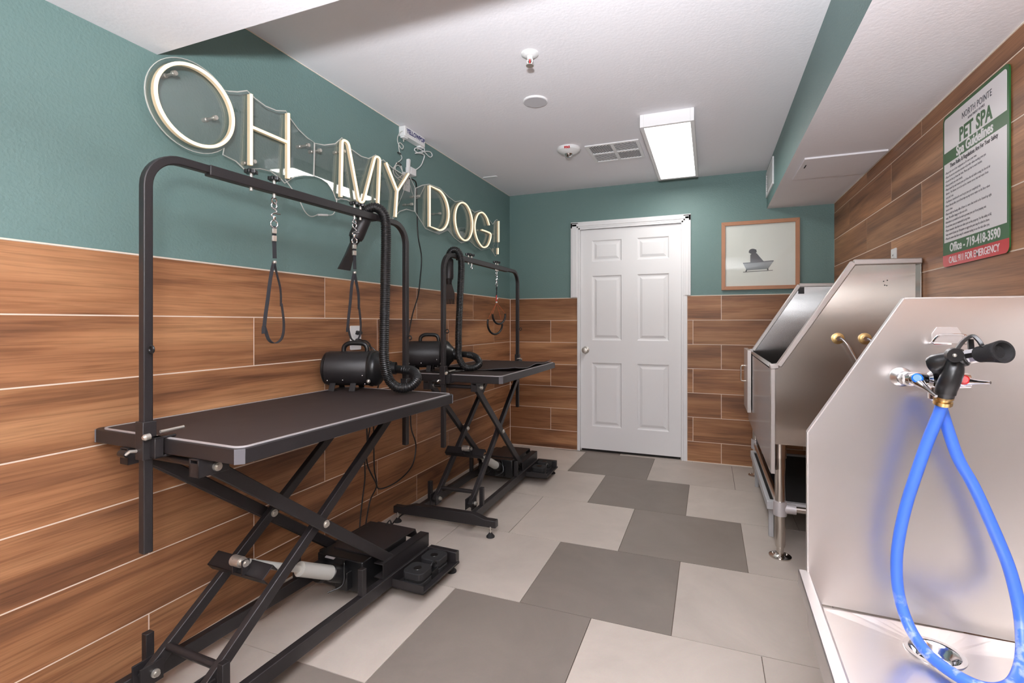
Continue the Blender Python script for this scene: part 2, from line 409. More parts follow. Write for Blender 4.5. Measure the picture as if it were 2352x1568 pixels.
# ---- plank tiling helper on a vertical wall.  U = coordinate along the wall
def planks(mb, to3, u0, u1, z0, z1, joints, holes=(), g=0.0023, th=0.009):
    """joints(k) -> offset of joints in row k (k counted down from the wainscot top); 0.828 pitch"""
    k0 = int(math.floor((ZW-z1)/ROW+1e-6))
    k = k0
    while ZW-k*ROW > z0+0.004:
        top = min(ZW-k*ROW, z1)-g; bot = max(ZW-(k+1)*ROW, z0)+g
        ja = joints(k)
        u = ja+math.floor((u0-ja)/0.828)*0.828
        while u < u1:
            a = max(u, u0)+g; b = min(u+0.828, u1)-g; u += 0.828
            segs = [(a, b)]
            for (h0, h1, hz) in holes:
                if bot < hz:
                    ns = []
                    for s in segs:
                        if s[1] <= h0 or s[0] >= h1: ns.append(s)
                        else:
                            if s[0] < h0: ns.append((s[0], h0))
                            if s[1] > h1: ns.append((h1, s[1]))
                    segs = ns
            rnd = random.random(); ou, ov = random.random()*30, random.random()*30
            for a, b in segs:
                if b-a < 0.006 or top-bot < 0.005: continue
                vs = [to3(a,bot,0),to3(b,bot,0),to3(b,top,0),to3(a,top,0),to3(a,bot,th),to3(b,bot,th),to3(b,top,th),to3(a,top,th)]
                q = ((a+ou,bot+ov),(b+ou,bot+ov),(b+ou,top+ov),(a+ou,top+ov))
                mb.add(vs, [(4,5,6,7),(0,1,5,4),(1,2,6,5),(2,3,7,6),(3,0,4,7)], [q]+[((0,0),)*4]*4, rnd)
        k += 1
def quad(mb, a, b, c, d): mb.add([a,b,c,d], [(0,1,2,3)], [((0,0),)*4])
# ---- left wall
mb = MB(); mb.mi = 0
quad(mb, (XL-.009,YF,0),(XL-.009,yb+.002,0),(XL-.009,yb+.002,ZC),(XL-.009,YF,ZC))
mb.mi = 2; quad(mb, (XL-.0009,YF,0),(XL-.0009,YB,0),(XL-.0009,YB,ZW),(XL-.0009,YF,ZW)); quad(mb, (XL-.009,YF,ZW),(XL-.009,YB,ZW),(XL-.0009,YB,ZW),(XL-.0009,YF,ZW))
mb.mi = 1
def jl(k): return 1.109 if k % 2 == 0 else 1.526
planks(mb, lambda u, z, t: (XL-.009+t, u, z), YF, YB, 0, ZW, jl)
tag(mb.build('wall_left', [M['teal'], M['wood'], M['grout']], smooth=False), kind='structure')
# ---- back wall with the door opening
DX0, DX1, DZ = -1.128, -0.206, 2.055
mb = MB(); mb.mi = 0; yb = YB+.009
for a, b, c, d in ((XL-.012,DX0,0,ZC),(DX1,XR+.01,0,ZC),(DX0,DX1,DZ,ZC)):
    quad(mb, (a,yb,c),(b,yb,c),(b,yb,d),(a,yb,d))
mb.mi = 2
for a, b in ((XL,-1.138),(-0.174,XR)):
    quad(mb, (a,yb-.0081,0),(b,yb-.0081,0),(b,yb-.0081,ZW),(a,yb-.0081,ZW)); quad(mb, (a,yb,ZW),(b,yb,ZW),(b,yb-.0081,ZW),(a,yb-.0081,ZW))
mb.mi = 1
planks(mb, lambda u, z, t: (u, yb-t, z), XL, -1.138, 0, ZW, lambda k: -1.396 if k % 2 else -1.1385)
planks(mb, lambda u, z, t: (u, yb-t, z), -0.174, XR, 0, ZW, lambda k: 0.095 if k % 2 == 0 else 0.7)
tag(mb.build('wall_back', [M['teal'], M['wood'], M['grout']], smooth=False), kind='structure')
# ---- right wall, tiled to the soffit
mb = MB(); mb.mi = 2
quad(mb, (XR+.0009,YF,0),(XR+.0009,YB,0),(XR+.0009,YB,ZC),(XR+.0009,YF,ZC)); mb.mi = 1
planks(mb, lambda u, z, t: (XR+.009-t, u, z), YF, YB, 0, ZS+.01, lambda k: 2.73 if k % 2 == 0 else 3.125)
tag(mb.build('wall_right', [M['teal'], M['wood'], M['grout']], smooth=False), kind='structure')
# ---- wall behind the photographer
mb = MB(); quad(mb, (XL-.1,YF,0),(XR+.1,YF,0),(XR+.1,YF,ZC),(XL-.1,YF,ZC))
tag(mb.build('wall_front', M['rear'], smooth=False), kind='structure')
# ---- ceiling with two soffits
mb = MB(); mb.mi = 0; YS = 1.142; ZL = 2.127; XS = 0.437
quad(mb, (XL-.01,YS,ZC),(XS,YS,ZC),(XS,yb,ZC),(XL-.01,yb,ZC))
quad(mb, (XL-.01,YF,ZL),(XS,YF,ZL),(XS,YS,ZL),(XL-.01,YS,ZL))
quad(mb, (XL-.01,YS,ZL),(XS,YS,ZL),(XS,YS,ZC),(XL-.01,YS,ZC))
quad(mb, (XS,YF,ZS),(XR+.01,YF,ZS),(XR+.01,yb,ZS),(XS,yb,ZS))
mb.mi = 1; quad(mb, (XS,YF,ZS),(XS,yb,ZS),(XS,yb,ZC),(XS,YF,ZC))
tag(mb.build('ceiling', [M['white_ceiling'], M['teal']], smooth=False), kind='structure')
# ---- caulk / metal edge strips
mb = MB()
mb.box((XL-.003,YF,ZW-.001),(XL+.0015,YB,ZW+.004)); mb.box((XL,YB-.0015,ZW-.001),(-1.138,YB+.003,ZW+.004)); mb.box((-0.174,YB-.0015,ZW-.001),(XR,YB+.003,ZW+.004))
mb.box((XL-.003,YB-.004,0),(XL+.004,YB+.003,ZW)); mb.box((XL-.009,YF,ZC-.003),(XL-.006,YB,ZC)); mb.box((XR-.004,YF,ZS-.004),(XR,YB,ZS)); mb.box((XL,YF,0),(XL+.001,YB,.001))
mb.box((XL,YB-.003,0),(-1.138,YB,.005)); mb.box((-.174,YB-.003,0),(XR,YB,.005))
tag(mb.build('trim_1', M['strip'], smooth=False), kind='structure')
# ---- door casing
mb = MB(); yc = YB-.010
def casing(a, b, c, d, t=0.0): mb.box((a, yc-t, c), (b, yb+.001, d))
casing(-1.200,-1.128,ZW+.005,2.105); casing(-1.186,-1.142,ZW+.006,2.09,.006)
casing(-0.206,-0.146,ZW+.005,2.105); casing(-0.192,-0.160,ZW+.006,2.09,.006)
casing(-1.200,-0.146,DZ,2.110); casing(-1.186,-0.160,DZ+.014,2.095,.006)
casing(-1.138,-1.128,0,ZW+.005); casing(-0.206,-0.174,0,ZW+.005)
mb.box((-1.128,YB-.008,0),(-1.112,YB+.10,DZ)); mb.box((-0.222,YB-.008,0),(-0.206,YB+.10,DZ)); mb.box((-1.128,YB-.008,DZ-.016),(-0.206,YB+.10,DZ))
mb.box((-1.112,YB+.032,0),(-1.104,YB+.08,DZ-.016)); mb.box((-0.230,YB+.032,0),(-0.222,YB+.08,DZ-.016)); 
tag(mb.build('trim_2', M['white'], bevel=.002), kind='structure')
# ---- six panel door
mb = MB(); D0, D1, Z0, Z1 = -1.110, -0.224, 0.022, 2.036; yd = YB+.016
cols = [(-1.005,-0.735),(-0.597,-0.325)]; rows = [(0.232,0.815),(1.022,1.612),(1.742,1.935)]
xs = sorted({D0, D1, *[v for c in cols for v in c]}); zs = sorted({Z0, Z1, *[v for c in rows for v in c]})
for i in range(len(xs)-1):
    for j in range(len(zs)-1):
        x0, x1, z0, z1 = xs[i], xs[i+1], zs[j], zs[j+1]
        if (x0, x1) in cols and (z0, z1) in rows:
            prof = [(0, 0), (.010, .010), (.022, .011), (.045, .002)]; vs = []
            for q, dd in prof: vs += [(x0+q,yd+dd,z0+q),(x1-q,yd+dd,z0+q),(x1-q,yd+dd,z1-q),(x0+q,yd+dd,z1-q)]
            fs = [(4*a+b, 4*a+(b+1)%4, 4*a+4+(b+1)%4, 4*a+4+b) for a in range(3) for b in range(4)]+[(12,13,14,15)]
            mb.add(vs, fs)
        else: mb.add([(x0,yd,z0),(x1,yd,z0),(x1,yd,z1),(x0,yd,z1)], [(0,1,2,3)])
mb.box((D0,yd+.03,Z0),(D1,yd+.035,Z1)); mb.box((D0,yd+.0005,Z0),(D0+.002,yd+.03,Z1)); mb.box((D0,yd+.001,Z0),(D1,yd+.03,Z0+.002))
me = mb.build('door_1', M['white'], smooth=False); tag(me, kind='structure')
mb = MB(); kx, kz = -1.063, .930
mb.lathe((kx,yd,kz),(kx,yd-.062,kz),[(0,.033),(.06,.033),(.12,.028),(.16,.013),(.45,.012),(.55,.022),(.75,.028),(.95,.024),(1,.010)],28)
tag(mb.build('door_knob', M['bolt'], me), 'satin nickel round door knob')
mb = MB(); mb.box((D0+.01,yd+.005,.004),(D1-.01,yd+.025,Z0)); mb.build('door_sweep', M['dark'], me)
mb = MB(); quad(mb, (-1.3,YB+.3,-.01),(0,YB+.3,-.01),(0,YB+.3,2.3),(-1.3,YB+.3,2.3)); tag(mb.build('wall_beyond', M['dark'], smooth=False), kind='structure')

# ================================================================== CEILING FITTINGS
def ceiling_light(x0, x1, y0, y1, ztop, h, label, m='lamp'):
    t = empty('ceiling_light', ((x0+x1)/2,(y0+y1)/2,ztop), label, 'ceiling light'); L = local(t)
    w, l = (x1-x0)/2, (y1-y0)/2; f = .022
    mb = MB(); mb.box((-w,-l,-h),(-w+f,l,0)); mb.box((w-f,-l,-h),(w,l,0)); mb.box((-w+f,-l,-h),(w-f,-l+f,0)); mb.box((-w+f,l-f,-h),(w-f,l,0)); mb.box((-w+.002,-l+.002,-.006),(w-.002,l-.002,-.001))
    mb.build('frame', M['white'], t, bevel=.0015)
    mb = MB(); mb.box((-w+f,-l+f,-h+.006),(w-f,l-f,-h+.014)); mb.build('diffuser', M[m], t)
ceiling_light(-.386,-.080,2.965,4.115,ZC,.075,'long rectangular lit LED panel light on the ceiling before the door')
ceiling_light(-.95,.05,-1.6,-.4,ZL,.03,'unseen square lit ceiling panel presumed in the low ceiling behind the camera', 'unseen_lamp')  # presumed fitting out of view, placed for its light
# air diffuser
t = empty('ceiling_vent', (-.628,3.52,ZC), 'square white ceiling air diffuser with diagonal louvres in four quarters', 'vent')
mb = MB(); W = .185; f = .022
for a in ((-W,-W,W,-W+f),(-W,W-f,W,W),(-W,-W+f,-W+f,W-f),(W-f,-W+f,W,W-f),(-.011,-W+f,.011,W-f),(-W+f,-.011,-.011,.011),(.011,-.011,W-f,.011)):
    mb.box((a[0],a[1],-.010),(a[2],a[3],-.002))
mb.build('frame', M['white'], t, bevel=.001)
mb = MB(); mb.box((-W+.01,-W+.01,-.0015),(W-.01,W-.01,-.0005)); mb.build('backing', M['dark'], t)
mb = MB()
for qi, (cx, cy) in enumerate(((-1,-1),(1,-1),(-1,1),(1,1))):
    lo = .011; hi = W-f
    dg = 1 if qi in (0, 3) else -1
    n = 13
    for k in range(1, n):
        c = k/n*2          # diagonal x+y=c in unit square
        if dg == 1: p0 = (max(0, c-1), min(1, c)); p1 = (min(1, c), max(0, c-1))
        else: p0 = (max(0, c-1), 1-min(1, c)); p1 = (min(1, c), 1-max(0, c-1))
        q = [((lo+(hi-lo)*(p[0] if cx > 0 else 1-p[0]))*cx, (lo+(hi-lo)*(p[1] if cy > 0 else 1-p[1]))*cy) for p in (p0, p1)]
        mb.bar((q[0][0],q[0][1],-.006), (q[1][0],q[1][1],-.006), .0062, .0012)
mb.build('louvre', M['white'], t, smooth=False)
# speaker
t = empty('ceiling_speaker', (-.905,2.565,ZC), 'flush round grey ceiling disc between the sprinkler and the fire alarm', 'ceiling speaker')
mb = MB(); mb.lathe((0,0,0),(0,0,-.008),[(0,.069),(.6,.069),(1,.066)],40); mb.build('rim', M['white'], t)
mb = MB(); mb.lathe((0,0,-.0081),(0,0,-.0095),[(0,.064),(1,.063)],40); mb.build('grille', M['speaker'], t)
# sprinkler
t = empty('fire_sprinkler', (-.770,2.105,ZC), 'small white pendent sprinkler head with round plate, nearest fitting on the ceiling', 'sprinkler')
mb = MB(); mb.lathe((0,0,0),(0,0,-.014),[(0,.040),(.35,.040),(.9,.026),(1,.020)],32); mb.build('escutcheon', M['plastic'], t)
mb = MB(); mb.lathe((0,0,-.010),(0,0,-.028),[(0,.014),(1,.012)],20)
mb.tube([(-.011,0,-.026),(-.013,0,-.036),(-.007,0,-.050),(0,0,-.054)],.0025,8); mb.tube([(.011,0,-.026),(.013,0,-.036),(.007,0,-.050),(0,0,-.054)],.0025,8); mb.build('yoke', M['plastic'], t)
mb = MB(); mb.cyl((0,0,-.028),(0,0,-.050),.003,12); mb.build('glass_bulb', M['redp'], t)
mb = MB(); mb.lathe((0,0,-.054),(0,0,-.057),[(0,.018),(1,.018)],24); mb.build('deflector', M['bolt'], t)
# fire alarm
t = empty('fire_alarm', (-.930,3.345,ZC), 'round white ceiling alarm with clear strobe lens and red lettering FIRE', 'fire alarm')
mb = MB(); mb.lathe((0,0,0),(0,0,-.042),[(0,.080),(.25,.083),(.5,.078),(.8,.055),(1,.035)],40); mb.build('housing', M['plastic'], t)
mb = MB(); mb.lathe((0,0,-.036),(0,0,-.062),[(0,.030),(.5,.026),(.85,.018),(1,.012)],28); mb.build('strobe_lens', M['chrome'], t)
mb = MB(); mb.box((-.012,-.036,-.052),(.012,-.024,-.034)); mb.build('reflector', M['clear'], t)
text('lettering', 'FIRE', .019, frame_mx((.010,-.0775,-.025),(1,0.06,0),(0.0,-.6,1)), M['redp'], t, bold=.0009, space=1.15, depth=.003)
# small disc near the far corner of the ceiling
t = empty('ceiling_patch', (-1.735,3.76,ZC), 'small flat white cover on the ceiling close to the far left corner', 'cover plate')
mb = MB(); mb.prism(rr(.13,.03,.012), Matrix.Identity(4), -.006, 0); mb.build('plate', M['plastic'], t)
# access panel under right soffit
t = empty('access_panel', (.70,3.33,ZS), 'large white rectangular access hatch under the right soffit', 'access panel')
mb = MB(); mb.prism([(-.20,-.21),(.192,-.21),(.192,.21),(-.20,.21)], Matrix.Identity(4), -.010, 0); mb.build('hatch', M['white_ceiling'], t, bevel=.0015)
mb = MB(); mb.box((-.178,-.10,-.0115),(-.172,-.04,-.0098)); mb.build('latch', M['dark'], t)
# soffit side grille
t = empty('wall_vent', (XS,4.15,2.285), 'white louvred register on the teal side of the right soffit', 'vent')
mb = MB(); y0, y1, z0, z1 = -.215, .225, -.10, .10
for a in ((y0,z0,y1,z0+.02),(y0,z1-.02,y1,z1),(y0,z0+.02,y0+.02,z1-.02),(y1-.02,z0+.02,y1,z1-.02)): mb.box((-.010,a[0],a[1]),(0,a[2],a[3]))
mb.build('frame', M['white'], t, bevel=.001)
mb = MB()
for k in range(9): z = z0+.026+k*.0185; mb.bar((-.004,y0+.02,z),(-.004,y1-.02,z),.010,.002,up=(.5,0,1))
mb.build('louvre', M['white'], t, smooth=False)

# ================================================================== PICTURE
t = empty('framed_picture', (.383,YB+.009,1.733), 'oak framed photo print of a dog sitting in a bathtub, on the teal back wall', 'picture')
mb = MB(); W, H2, f = .287, .281, .030
pts = [(-W,-H2),(W,-H2),(W,H2),(-W,H2)]; inn = [(-W+f,-H2+f),(W-f,-H2+f),(W-f,H2-f),(-W+f,H2-f)]
for i in range(4):
    j = (i+1) % 4; a, b, c, d = pts[i], pts[j], inn[j], inn[i]
    mb.prism([a,b,c,d], frame_mx((0,0,0),(1,0,0),(0,0,1)), 0.0, .024)
mb.build('frame', M['frame'], t, bevel=.0015, smooth=False)
mb = MB(); mb.box((-W+f-.002,-.008,-H2+f-.002),(W-f+.002,-.004,H2-f+.002)); art = mb.build('print', M['cream'], t)
FM = frame_mx((0,-.0082,0),(1,0,0),(0,0,1))
def px(u, v): return ((u-1747.5)/(1838-1657)*.574, -(v-584)/160*.562)
mb = MB(); mb.mi = 0
mb.prism([px(1709,602),px(1714,601),px(1775,598),px(1780,599),px(1771,612),px(1767,617),px(1718,619),px(1714,612)], FM, 0, .0006)
mb.mi = 1; mb.prism([px(1709,601),px(1780,598),px(1780,600),px(1709,603)], FM, .0006, .0009)
mb.prism([px(1716,617),px(1719,617),px(1717,623),px(1714,623)], FM, 0, .0007); mb.prism([px(1765,616),px(1768,616),px(1768,620),px(1765,620)], FM, 0, .0007)
mb.prism([px(1709,622),px(1778,620),px(1778,621.2),px(1709,623.2)], FM, 0, .0007)
mb.build('bathtub_image', [M['grey'], M['dgrey']], art, smooth=False)
mb = MB(); mb.mi = 0
mb.prism([px(1726,601),px(1726,583),px(1733,577),px(1741,580),px(1750,591),px(1758,600)], FM, .0002, .0010)
mb.prism([px(1722+0*k,570) if False else px(1731.5+9*math.cos(k*math.pi/9), 575-6.0*math.sin(k*math.pi/9)) for k in range(18)], FM, .0003, .0012)
mb.prism([px(1722,577),px(1725,571),px(1729,572),px(1726,580)], FM, .0003, .0014); mb.prism([px(1741,577),px(1740,571),px(1736,571),px(1738,580)], FM, .0003, .0014)
mb.build('dog_image', [M['dgrey']], art, smooth=False)
mb = MB(); mb.box((-W+f-.001,-.014,-H2+f-.001),(W-f+.001,-.012,H2-f+.001)); mb.build('glass_pane', M['glass'], t)

# ================================================================== GUIDELINES SIGN
SY, SZ, SW, SH = 2.257, 1.712, .474, .612
t = empty('guidelines_sign', (XR,SY,SZ), 'white and green pet spa guidelines sign with red bottom band on the right wall', 'sign')
def SM(x, y, off): return frame_mx((-off, -x, y), (0,-1,0), (0,0,1))
mb = MB(); mb.prism(rr(SW,SH,.022), SM(0,0,.002), 0, .004); bd = mb.build('board', M['green'], t, smooth=False)
mb = MB(); w = SW-.026
mb.prism([(-w/2,SH/2-.150),(w/2,SH/2-.150)]+[(w/2-.014+.014*math.cos(R(a)),SH/2-.013-.014+.014*math.sin(R(a))) for a in range(0,91,15)]+[(-w/2+.014-.014*math.sin(R(a)),SH/2-.013-.014+.014*math.cos(R(a))) for a in range(0,91,15)], SM(0,0,.0062), 0, .0004)
mb.prism([(-w/2,-SH/2+.098),(w/2,-SH/2+.098),(w/2,SH/2-.196),(-w/2,SH/2-.196)], SM(0,0,.0062), 0, .0004)
mb.build('white_field', M['signwhite'], t, smooth=False)
mb = MB(); rb = [(x, y) for x, y in rr(SW,SH,.022) if y < 0]
rb = [(-SW/2,-SH/2+.047)]+sorted([p for p in rb if p[0] < 0], key=lambda p: (-p[1], p[0]))+sorted([p for p in rb if p[0] > 0], key=lambda p: (p[0], p[1]))+[(SW/2,-SH/2+.047)]
mb.prism(rb, SM(0,0,.0062), 0, .0004); mb.build('red_band', M['red'], t, smooth=False)
top = SH/2
text('lettering', 'NORTH POINTE', .034, SM(.03,top-.063,.0069), M['dgrey'], t, sx=.82, space=1.05)
text('lettering', 'APARTMENT HOMES', .0125, SM(.03,top-.080,.0069), M['dgrey'], t, sx=.95, space=1.1)
text('lettering', 'PET SPA', .072, SM(.02,top-.141,.0069), M['green'], t, bold=.0022, sx=.88, space=1.05)
text('lettering', 'Spa Guidelines', .052, SM(.01,top-.188,.0064), M['signwhite'], t, bold=.0013, sx=.86)
text('lettering', 'These Rules & Regulations Are For Your Safety', .0225, SM(0,top-.219,.0069), M['ink'], t, bold=.0003, sx=.80)
rules = """• Please take care of our equipment as if it were your own.
• Please do not use excessive amounts of product when washing your pet.
• Do not let hair go down the drain. Please put hair in waste basket.
• Please provide your own towels.
• Please towel dry and remove your pet from the tub before using the forced air
  blowers. The blowers are to be used to remove excess hair and water from
  your pets' coat.
• The blowers should not be used to get your pet completely dry.
• Please clean up after yourself and wipe up any excess water on the floor when
  you are done.
• Please notify the leasing office if there is a mess that needs to be cleaned up right
  away. We will be happy to take care of it.
• Restraints are provided in the tub to prevent your pet from jumping out.
• Do not leave your pet unattended at any time.
• Please remember that there are other pets on the property. For the safety of all,
  keep control of your pet. Disruptive or aggressive pets may be asked to leave.
• Please be aware that there may be someone waiting to use the tubs after you.""".split('\n')
items = [(s, .0135, SM(-w/2+.010, top-.2385-i*.01655, .0069), dict(align='LEFT', sx=.77, bold=-.00012)) for i, s in enumerate(rules)]
join_text('rules_text', items, M['rules_ink'], t)
text('lettering', 'Office - 719-418-3590', .047, SM(.005,-top+.058,.0064), M['signwhite'], t, bold=.0010, sx=.86)
text('lettering', 'CALL 911 FOR EMERGENCY', .037, SM(.0,-top+.012,.0070), M['signwhite'], t, bold=.0002, sx=.80)

# ================================================================== NEON SIGN
PX = -1.752
t = empty('neon_sign', (XL,2.5,1.96), 'warm white tube sign spelling OH MY DOG! on clear panels, high on the teal wall', 'neon sign'); L = local(t)
def yz(ps, x=PX): return [L((x, y, z)) for y, z in ps]
SEC = [(.0075*math.cos(a)*1.0, .0055*math.sin(a)) for a in [2*math.pi*k/12 for k in range(12)]]
def neon(paths, label):
    a = MB(); b = MB()
    for ps, closed in paths:
        p = yz(ps, PX+.018); a.tube(p, .0060, 14, closed)
        p = yz(ps, PX+.0090); b.sweep(p, [(.0074,.0056),(-.0074,.0056),(-.0074,-.0056),(.0074,-.0056)], closed, up=(1,0,0))
    o = a.build('letter', M['neon'], t); o['label'] = label
    b.build('tube_backing', M['neon_back'], o)
def arc(cy, cz, ry, rz, a0, a1, n=40): return [(cy+ry*math.cos(R(a0+(a1-a0)*k/n)), cz+rz*math.sin(R(a0+(a1-a0)*k/n))) for k in range(n+1)]
neon([(arc(1.226,1.966,.143,.139,0,360,56)[:-1], True)], 'first round letter O')
neon([([(1.449,2.107),(1.449,1.820)], 0), ([(1.637,2.105),(1.637,1.818)], 0), ([(1.455,1.976),(1.632,1.976)], 0)], 'letter H')
def soft(ps, n=6): return [tuple(v)[:2] for v in spline([(a, b, 0) for a, b in ps], n)]
def fil(ps, r=.018, n=6):
    out = [ps[0]]
    for a, b, c in zip(ps, ps[1:], ps[2:]):
        va = (Vector(a)-Vector(b)); vc = (Vector(c)-Vector(b)); p0 = Vector(b)+va.normalized()*r; p1 = Vector(b)+vc.normalized()*r
        for k in range(n+1): u = k/n; q = p0*(1-u)**2+Vector(b)*2*u*(1-u)+p1*u*u; out.append((q.x, q.y))
    return out+[ps[-1]]
neon([(fil([(1.968,1.816),(1.976,2.110),(2.020,2.110),(2.103,1.824),(2.137,1.824),(2.238,2.110),(2.280,2.110),(2.262,1.822)], .0205, 7), 0)], 'letter M')
neon([([(2.335,2.102),(2.444,1.965)], 0), ([(2.444,1.965),(2.556,2.100)], 0), ([(2.444,1.968),(2.426,1.808)], 0)], 'letter Y')
neon([(fil([(2.803,2.090),(2.803,1.820)], .01) if 0 else [(2.803,1.822),(2.803,2.092)]+arc(2.905,1.956,.152,.139,82,-82,20), True)], 'letter D')
neon([(arc(3.290,1.948,.140,.141,0,360,48)[:-1], True)], 'second letter O, between D and G')
neon([(soft([(3.743,2.007),(3.690,2.062),(3.610,2.084),(3.530,2.055),(3.480,1.985),(3.474,1.915),(3.520,1.845),(3.610,1.803),(3.700,1.822),(3.758,1.880),(3.773,1.935),(3.700,1.943),(3.600,1.940)],5), 0)], 'letter G')
neon([([(3.941,2.079),(3.941,1.894)], 0), ([(3.925,1.838),(3.925,1.785)], 0)], 'exclamation mark')
def outl(ps): return [(y-2.5, z-1.96) for y, z in ps]
PM = frame_mx((0,0,0),(0,1,0),(.03,0,1))
O_arc = arc(1.226,1.966,.165,.160,45,318,40)
P1 = O_arc+[(1.344,1.831),(1.4,1.823),(1.443,1.800),(1.47,1.812),(1.511,1.826),(1.566,1.831),(1.623,1.811),(1.64,1.800),(1.696,1.845),(1.747,1.866),(1.805,1.878),(1.805,2.038),(1.76,2.045),(1.708,2.065),(1.659,2.098),(1.637,2.118),(1.588,2.100),(1.533,2.096),(1.48,2.107),(1.443,2.122),(1.4,2.098),(1.365,2.085)]
P2 = [(1.809,1.88),(1.856,1.88),(1.899,1.87),(1.938,1.837),(1.960,1.800),(1.991,1.815),(2.039,1.821),(2.12,1.808),(2.177,1.826),(2.259,1.800),(2.29,1.805),(2.37,1.818),(2.424,1.792),(2.499,1.859),(2.567,1.887),(2.654,1.892),(2.654,2.045),(2.57,2.118),(2.521,2.090),(2.412,2.098),(2.329,2.118),(2.29,2.099),(2.262,2.125),(2.2,2.085),(2.141,2.078),(2.049,2.092),(1.99,2.125),(1.944,2.079),(1.87,2.047),(1.809,2.035)]
P3 = [(2.664,1.891),(2.792,1.806),(2.961,1.798),(3.082,1.850),(3.18,1.810),(3.29,1.787),(3.424,1.828),(3.52,1.80),(3.64,1.782),(3.80,1.825),(3.885,1.790),(3.925,1.768),(3.966,1.79),(3.975,1.885),(3.975,2.08),(3.941,2.095),(3.90,2.075),(3.854,2.035),(3.747,2.071),(3.61,2.104),(3.501,2.066),(3.424,2.074),(3.29,2.108),(3.179,2.075),(3.082,2.088),(2.961,2.118),(2.819,2.108),(2.74,2.081),(2.664,2.042)]
for k, Pp in enumerate((P1, P2, P3)):
    mb = MB(); mb.prism(outl(Pp), PM, PX-XL-.0065, PX-XL-.0015); o = mb.build('clear_panel', M['clear'], t, smooth=False)
    # polished rim that catches the light
    mb = MB(); mb.sweep([Vector((PX-XL-.003+.03*z, y, z)) for y, z in outl(Pp)], [(.0009,.0024),(-.0009,.0024),(-.0009,-.0024),(.0009,-.0024)], True, up=None); mb.build('panel_edge', M['wire'], o, smooth=False)
for y, z in ((1.158,2.057),(1.309,1.96),(1.478,1.845),(1.768,2.012),(1.842,2.012),(2.007,2.062),(2.62,1.93),(2.70,2.0),(2.966,1.944),(3.85,1.95)):
    p = L((XL-.009, y, z)); q = L((PX-.0005, y, z)); mb = MB(); mb.lathe(p, q, [(0,.008),(.3,.008),(.35,.005),(.8,.005),(.85,.009),(1,.009)], 14)
    mb.cyl(q, q+Vector((.006,0,0)), .008, 14); mb.build('standoff', M['bolt'], t)
# transparent feed wires between panels and down to driver
W1 = spline([Vector(p) for p in [(-1.76,1.642,1.817),(-1.76,1.674,1.791),(-1.76,1.716,1.752),(-1.76,1.755,1.7),(-1.76,1.795,1.684),(-1.76,1.85,1.706),(-1.76,1.93,1.72),(-1.76,1.958,1.76),(-1.758,1.962,1.81)]], 8)
mb = MB(); mb.tube([L(p) for p in W1], .0022, 8); mb.build('feed_wire', M['wire'], t); mb = MB()
mb.tube([L(p) for p in spline([Vector(p) for p in [(-1.765,2.43,1.80),(-1.77,2.50,1.90),(-1.775,2.56,1.99),(-1.78,2.60,2.06)]], 8)], .0018, 8); mb.build('feed_wire', M['wire'], t); mb = MB()
mb.tube([L(p) for p in spline([Vector(p) for p in [(-1.765,2.62,2.05),(-1.765,2.66,1.99),(-1.765,2.72,2.0),(-1.765,2.79,2.09)]], 8)], .0018, 8); mb.build('feed_wire', M['wire'], t); mb = MB()
mb.tube([L(p) for p in spline([Vector(p) for p in [(-1.765,3.92,1.88),(-1.77,3.90,1.86),(-1.765,3.925,1.84)]], 5)], .0018, 8)
mb.build('feed_wire', M['wire'], t)
mb = MB(); mb.cyl(L((-1.76,1.835,1.700)), L((-1.76,1.90,1.712)), .005, 12); mb.build('wire_connector', M['plastic'], t)

# driver box, cords, outlets on the left wall
t = empty('power_adapter', (XL-.009,2.69,2.385), 'white sign power adapter with navy lettering, at the ceiling edge of the left wall', 'power adapter')
mb = MB(); mb.box((0,-.115,-.033),(.048,.115,.030)); mb.build('case', M['plastic'], t, bevel=.004)
for y in (-.092,.092): mb = MB(); mb.box((.010,y-.02,-.043),(.040,y+.02,-.033)); mb.build('end_bracket', M['plastic'], t, bevel=.002)
text('lettering', 'YELLOWPOP', .040, frame_mx((.0488,.006,-.010),(0,1,0),(0,0,1)), M['navy'], t, bold=.0010, sx=.88)
for y in (-.09,.07): mb = MB(); mb.lathe((.02,y,-.043),(.02,y,-.062),[(0,.004),(.5,.005),(1,.003)],10); mb.build('screw', M['bolt'], t)
def cord(name, pts, r, m, label=None, cat=None, n=8, parent=None):
    pts = [Vector(p) for p in pts]
    if parent: f = local(parent); pts = [f(p) for p in pts]
    mb = MB(); mb.tube(spline(pts, n), r, 8); o = mb.build(name, m, parent); return tag(o, label, cat)
cord('power_cord', [(-1.785,2.80,2.375),(-1.79,2.822,2.36),(-1.79,2.820,2.335),(-1.785,2.760,2.300),(-1.785,2.70,2.300),(-1.78,2.715,2.320),(-1.78,2.80,2.325),(-1.785,2.88,2.315),(-1.785,2.915,2.335),(-1.785,2.89,2.352),(-1.78,2.80,2.325),(-1.79,2.73,2.292),(-1.78,2.705,2.283),(-1.78,2.76,2.300),(-1.785,2.815,2.305),(-1.79,2.81,2.27),(-1.79,2.775,2.22),(-1.79,2.70,2.165),(-1.785,2.665,2.135)], .0032, M['plastic'], 'white cord looped in a bow', None, parent=t)
